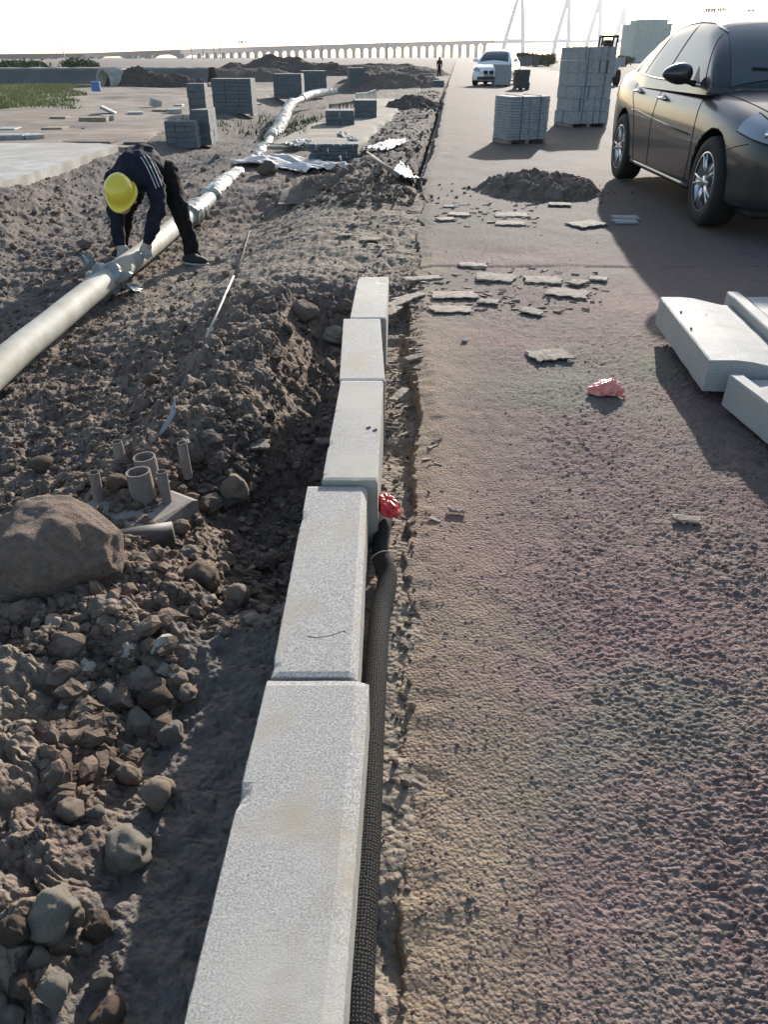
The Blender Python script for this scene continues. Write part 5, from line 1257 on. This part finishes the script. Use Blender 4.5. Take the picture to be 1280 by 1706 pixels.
# ---------------------------------------------------------------- people
def chainmesh(chains, name, m, sub=3, parent=None, root_key=None, vox=None):
    """chains: lists of (key, point, radius); one continuous surface grown round the joined limbs"""
    sp_v, sp_f = ROCKBALL; Vs = []; Fs = []; n = 0; seen = {}
    for ch in chains:
        prev = None
        for (k, p, r) in ch:
            if k in seen: p, r = seen[k]
            seen[k] = (p, r)
            if prev is not None:
                q, s_ = prev; L = (p - q).length; st = max(2, int(L / (min(r, s_) * .22)))
                for i in range(st + 1):
                    t = i / st; c = q.lerp(p, t); rr = s_ + (r - s_) * t; Vs.append(sp_v * rr + np.array(c[:])); Fs.append(sp_f + n); n += len(sp_v)
            prev = (p, r)
    tmp = bpy.data.objects.new('tmp', npmesh('tmp', np.concatenate(Vs), np.concatenate(Fs))); COL.objects.link(tmp)
    rm = tmp.modifiers.new('r', 'REMESH'); rm.mode = 'VOXEL'; rm.voxel_size = vox or .011; rm.use_smooth_shade = True
    sm = tmp.modifiers.new('s', 'SMOOTH'); sm.factor = .6; sm.iterations = 4 if not vox else 2
    out = tomesh(tmp); bpy.data.objects.remove(tmp); out.name = name; out.materials.clear(); out.materials.append(m)
    out.polygons.foreach_set('use_smooth', [True] * len(out.polygons))
    if name in ('jacket', 'trousers'):
        c = np.array([v.co[:] for v in out.vertices]); nn = np.array([v.normal[:] for v in out.vertices])
        f = fbm(c[:, 0] * 7 + c[:, 1] * 4, c[:, 2] * 11 + c[:, 1] * 5, 3, 3) * .026 - np.abs(vn(c[:, 0] * 10 + c[:, 2] * 8, c[:, 2] * 17 - c[:, 1] * 6, 6)) * .030 + .006
        c = c + nn * f[:, None]; out.vertices.foreach_set('co', c.ravel().astype(np.float32)); out.update()
    return obj(name, out, parent)
ROCKBALL = rock_shape(1, 2, 0, 0)
Vc = Vector
def worker():
    fr_ = Vc(at(322, 434, -.42)); fl_ = Vc(at(203, 424, -.42)); fr_ = Vc(atg(327, 440)); fl_ = Vc(atg(203, 426))
    pel = Vc((-2.07, 7.22, .33)); hr = pel + Vc((.13, -.02, -.03)); hl_ = pel + Vc((-.13, .03, -.03))
    ar = fr_ + Vc((-.02, .03, .09)); al = fl_ + Vc((0, .03, .09))
    kr = hr.lerp(ar, .5) + Vc((.02, -.07, .02)); kl = hl_.lerp(al, .5) + Vc((-.02, -.08, .02))
    ch_ = Vc((-2.12, 6.93, .36)); nk = Vc((-2.16, 6.78, .33)); hd = Vc((-2.185, 6.62, .235)); mid = pel.lerp(ch_, .5) + Vc((0, 0, .06))
    sr = Vc(atY(257, 300, 6.86)); sl_ = Vc(atY(190, 300, 6.86)); er = Vc(atY(262, 350, 6.72)); el = Vc(atY(193, 352, 6.72))
    pt = min(PC, key=lambda p: abs(p.y - 6.62)); hr_ = Vc((pt.x + .155, 6.60, pt.z + .115)); hl2 = Vc((pt.x - .10, 6.66, pt.z + .125))
    hr_ = Vc(atY(246, 400, 6.63)); hl2 = Vc(atY(199, 402, 6.66))
    body = chainmesh([[('p', pel, .09), ('m', mid, .10), ('c', ch_, .11), ('n', nk, .055), ('h0', nk.lerp(hd, .55), .075), ('h', hd, .092), ('h1', hd + Vc((0, -.03, -.09)), .07)],
                      [('c', ch_, .13), ('sr', sr, .06), ('er', er, .043), ('wr', hr_, .028), ('hr', hr_ + Vc((0, -.02, -.05)), .035)],
                      [('c', ch_, .13), ('sl', sl_, .06), ('el', el, .043), ('wl', hl2, .028), ('hl', hl2 + Vc((0, -.02, -.05)), .035)],
                      [('p', pel, .12), ('hr2', hr, .09), ('kr', kr, .06), ('ar', ar, .04), ('tr', ar + Vc((0, -.03, -.05)), .03)],
                      [('p', pel, .12), ('hl3', hl_, .09), ('kl', kl, .06), ('al', al, .04), ('tl', al + Vc((0, -.03, -.05)), .03)]], 'person', M_skin, 2, None, 'p')
    tag(body, 'worker in a yellow hard hat and dark tracksuit bending down over the long pipe', 'person')
    chainmesh([[('p0', pel + Vc((.03, .05, -.03)), .152), ('p', pel + Vc((-.01, -.02, .01)), .158), ('m', mid, .165), ('c', ch_, .165), ('n', nk, .092), ('n2', nk.lerp(hd, .35), .082)],
               [('c', ch_, .16), ('sr', sr, .085), ('se', sr.lerp(er, .5), .072), ('er', er, .070), ('e2', er.lerp(hr_, .6), .066), ('wr', hr_ + Vc((0, 0, -.01)), .050)],
               [('c', ch_, .16), ('sl', sl_, .085), ('le', sl_.lerp(el, .5), .072), ('el', el, .070), ('e3', el.lerp(hl2, .6), .062), ('wl', hl2 + Vc((0, 0, -.01)), .048)]], 'jacket', M_jacket, 3, body, 'p')
    chainmesh([[('p', pel, .150), ('hr2', hr, .115), ('tr0', hr.lerp(kr, .5), .098), ('kr', kr, .083), ('sr0', kr.lerp(ar, .5), .074), ('ar', ar + Vc((0, 0, -.03)), .062)],
               [('p', pel, .150), ('hl3', hl_, .115), ('tl0', hl_.lerp(kl, .5), .098), ('kl', kl, .083), ('sl0', kl.lerp(al, .5), .074), ('al', al + Vc((0, 0, -.03)), .062)]], 'trousers', M_trouser, 3, body, 'p')
    # piping stripes along the shoulder towards the back
    jb = [c for c in body.children if c.name.startswith('jacket')][0]; T = BVHTree.FromPolygons([v.co.copy() for v in jb.data.vertices], [tuple(p.vertices) for p in jb.data.polygons])
    for k in range(3):
        pts = []
        for t in np.linspace(0, 1, 16):
            u = 234 + 26 * t + k * 5 ; v = 262 + 52 * t ** 1.25 - k * 2
            d = Vc(ray(u, v)).normalized(); h = T.ray_cast(Vc((0, 0, CH)), d)
            if h[0] is not None and h[0].y < 7.6: pts.append(h[0] - d * .003)
        if len(pts) > 3: mb = MB(); mb.tube(pts, .0045, 5); mb.build('jacket_stripe', M_stripe, body, True)
    # hard hat: shell + brim, crown faces the camera
    ax = Vc((-.02, -.62, .62)).normalized()
    hat = MB(); n = 40; prof = [(.0, .155), (.03, .153), (.06, .146), (.085, .131), (.104, .106), (.115, .07), (.119, .03), (.121, .012), (.133, .002), (.137, -.004), (.118, -.002)]
    V = []; F = []
    for k in range(n):
        th = 6.28318 * k / n
        for (r_, z_) in prof:
            lg = 1 + .14 * abs(math.sin(th)); pk = 1 + (.18 * max(0, -math.sin(th)) ** 2 if z_ < .005 else 0); V.append((r_ * math.cos(th), r_ * math.sin(th) * lg * pk, z_ + (.004 if abs(math.cos(th)) < .12 and z_ > .05 else 0)))
    m_ = len(prof)
    for k in range(n):
        for q_ in range(m_ - 1): F.append((k * m_ + q_, ((k + 1) % n) * m_ + q_, ((k + 1) % n) * m_ + q_ + 1, k * m_ + q_ + 1))
    hat.add(V, F); o = hat.build('hard_hat', M_yellow, body, True, hd + ax * .0)
    o.rotation_euler = ax.to_track_quat('Z', 'Y').to_euler()
    V, F = rock_shape(1, 3, 0, 0.02); obj('hair', npmesh('hair', V * np.array([.093, .1, .1]), F, M_hair), body, hd + Vc((0, .02, -.01)))
    # face under the hat: nose, ears
    mb = MB(); mb.tube([hd + Vc((0, -.03, -.11)), hd + Vc((0, -.05, -.135)), hd + Vc((0, -.04, -.15))], [.012, .015, .008], 8); mb.build('nose', M_skin, body, True)
    for sx_ in (-1, 1): mb = MB(); mb.tube([hd + Vc((sx_ * .088, .02, -.05)), hd + Vc((sx_ * .1, .02, -.08))], [.018, .012], 8); mb.build('ear', M_skin, body, True)
    # gloves: palm + five curled fingers each
    for (wp, sg) in ((hr_, 1), (hl2, -1)):
        pc = wp + Vc((-.015 * sg, -.015, -.05)); chains = [[('w', wp + Vc((0, 0, .01)), .034), ('w1', wp + Vc((-.005 * sg, -.01, -.03)), .034), ('p', pc, .040)]]
        for k in range(4):
            ox = (-.03 + .02 * k) * 1.0; f0 = pc + Vc((ox, -.015, -.035)); ln = [.85, 1, .95, .75][k]
            f1 = f0 + Vc((ox * .2, -.012, -.03 * ln)); f2 = f1 + Vc((0, .008, -.025 * ln)); f3 = f2 + Vc((0, .02, -.012 * ln))
            chains.append([('p', pc, .04), ('a%d' % k, f0, .0125), ('b%d' % k, f1, .0115), ('c%d' % k, f2, .0105), ('d%d' % k, f3, .009)])
        t0 = pc + Vc((-.035 * sg, .0, .0)); chains.append([('p', pc, .04), ('t0', t0, .014), ('t1', t0 + Vc((-.02 * sg, -.005, -.025)), .012), ('t2', t0 + Vc((-.02 * sg, 0, -.045)), .010)])
        chainmesh(chains, 'glove', M_glove, 2, body, 'p', .0035)
    for (f, ax_) in ((fr_, .25), (fl_, -.2)):
        V, F = rock_shape(1, 3, 0, 0.0); V = V * np.array([.052, .135, .055]); V[:, 2] = np.maximum(V[:, 2], -.02); V[:, 2] *= np.where(V[:, 1] < 0, .75, 1.15)
        sh = obj('shoe', npmesh('shoe', V, F, M_shoe), body, f + Vc((0, -.03, .045)), (0, 0, ax_ + .9 * (ax_ > 0)))
        Vs = V.copy(); Vs[:, 2] = np.clip(Vs[:, 2], -.035, -.018); Vs[:, :2] *= 1.06; Vs[:, 2] = np.where(V[:, 2] > -.0, -.018, -.036); obj('sole', npmesh('sole', Vs, F, M_sole), sh)
worker()
# distant standing person
px, py, pz_ = at(733, 140, -.12)
sc = 1.0
def far_person(x, y, z):
    B = Vc((x, y, z)); P = lambda a, b, c: B + Vc((a, b, c)) * .87
    body = chainmesh([[('p', P(0, 0, .92), .13), ('m', P(0, .0, 1.12), .13), ('c', P(0, .02, 1.36), .15), ('n', P(0, 0, 1.50), .06), ('h', P(0, -.01, 1.63), .10), ('h2', P(0, -.01, 1.70), .085)],
                      [('c', P(0, .02, 1.36), .15), ('sr', P(.19, 0, 1.40), .07), ('er', P(.25, .02, 1.13), .05), ('wr', P(.2, -.08, .92), .035), ('fr', P(.19, -.11, .84), .03)],
                      [('c', P(0, .02, 1.36), .15), ('sl', P(-.19, 0, 1.40), .07), ('el', P(-.25, .02, 1.13), .05), ('wl', P(-.2, -.08, .92), .035), ('fl', P(-.19, -.11, .84), .03)],
                      [('p', P(0, 0, .92), .13), ('kr', P(.1, -.02, .5), .07), ('ar', P(.11, 0, .08), .045), ('tr', P(.12, -.12, .03), .035)],
                      [('p', P(0, 0, .92), .13), ('kl', P(-.1, -.02, .5), .07), ('al', P(-.11, 0, .08), .045), ('tl', P(-.12, -.12, .03), .035)]], 'person', M_trouser, 2, None, 'p')
    tag(body, 'tiny dark clothed person standing far away behind the small block at the road edge', 'person')
    V, F = rock_shape(1, 3, 0, 0); obj('hair', npmesh('hair', V * np.array([.1, .11, .11]), F, M_hair), body, P(0, .01, 1.68))
far_person(hx(733, 74), 74, -.32)

# ---------------------------------------------------------------- haze
hm = bpy.data.materials.new('haze_air'); hm.use_nodes = True; t = hm.node_tree; t.nodes.clear(); ou = t.nodes.new('ShaderNodeOutputMaterial'); pv = t.nodes.new('ShaderNodeVolumePrincipled')
pv.inputs['Color'].default_value = (.93, .95, 1, 1); pv.inputs['Density'].default_value = HAZE; pv.inputs['Anisotropy'].default_value = .3; t.links.new(pv.outputs[0], ou.inputs['Volume'])
mb = MB(); mb.box(-5600, 5600, -60, 5600, -3, 262); tag(mb.build('haze', hm), kind='stuff')
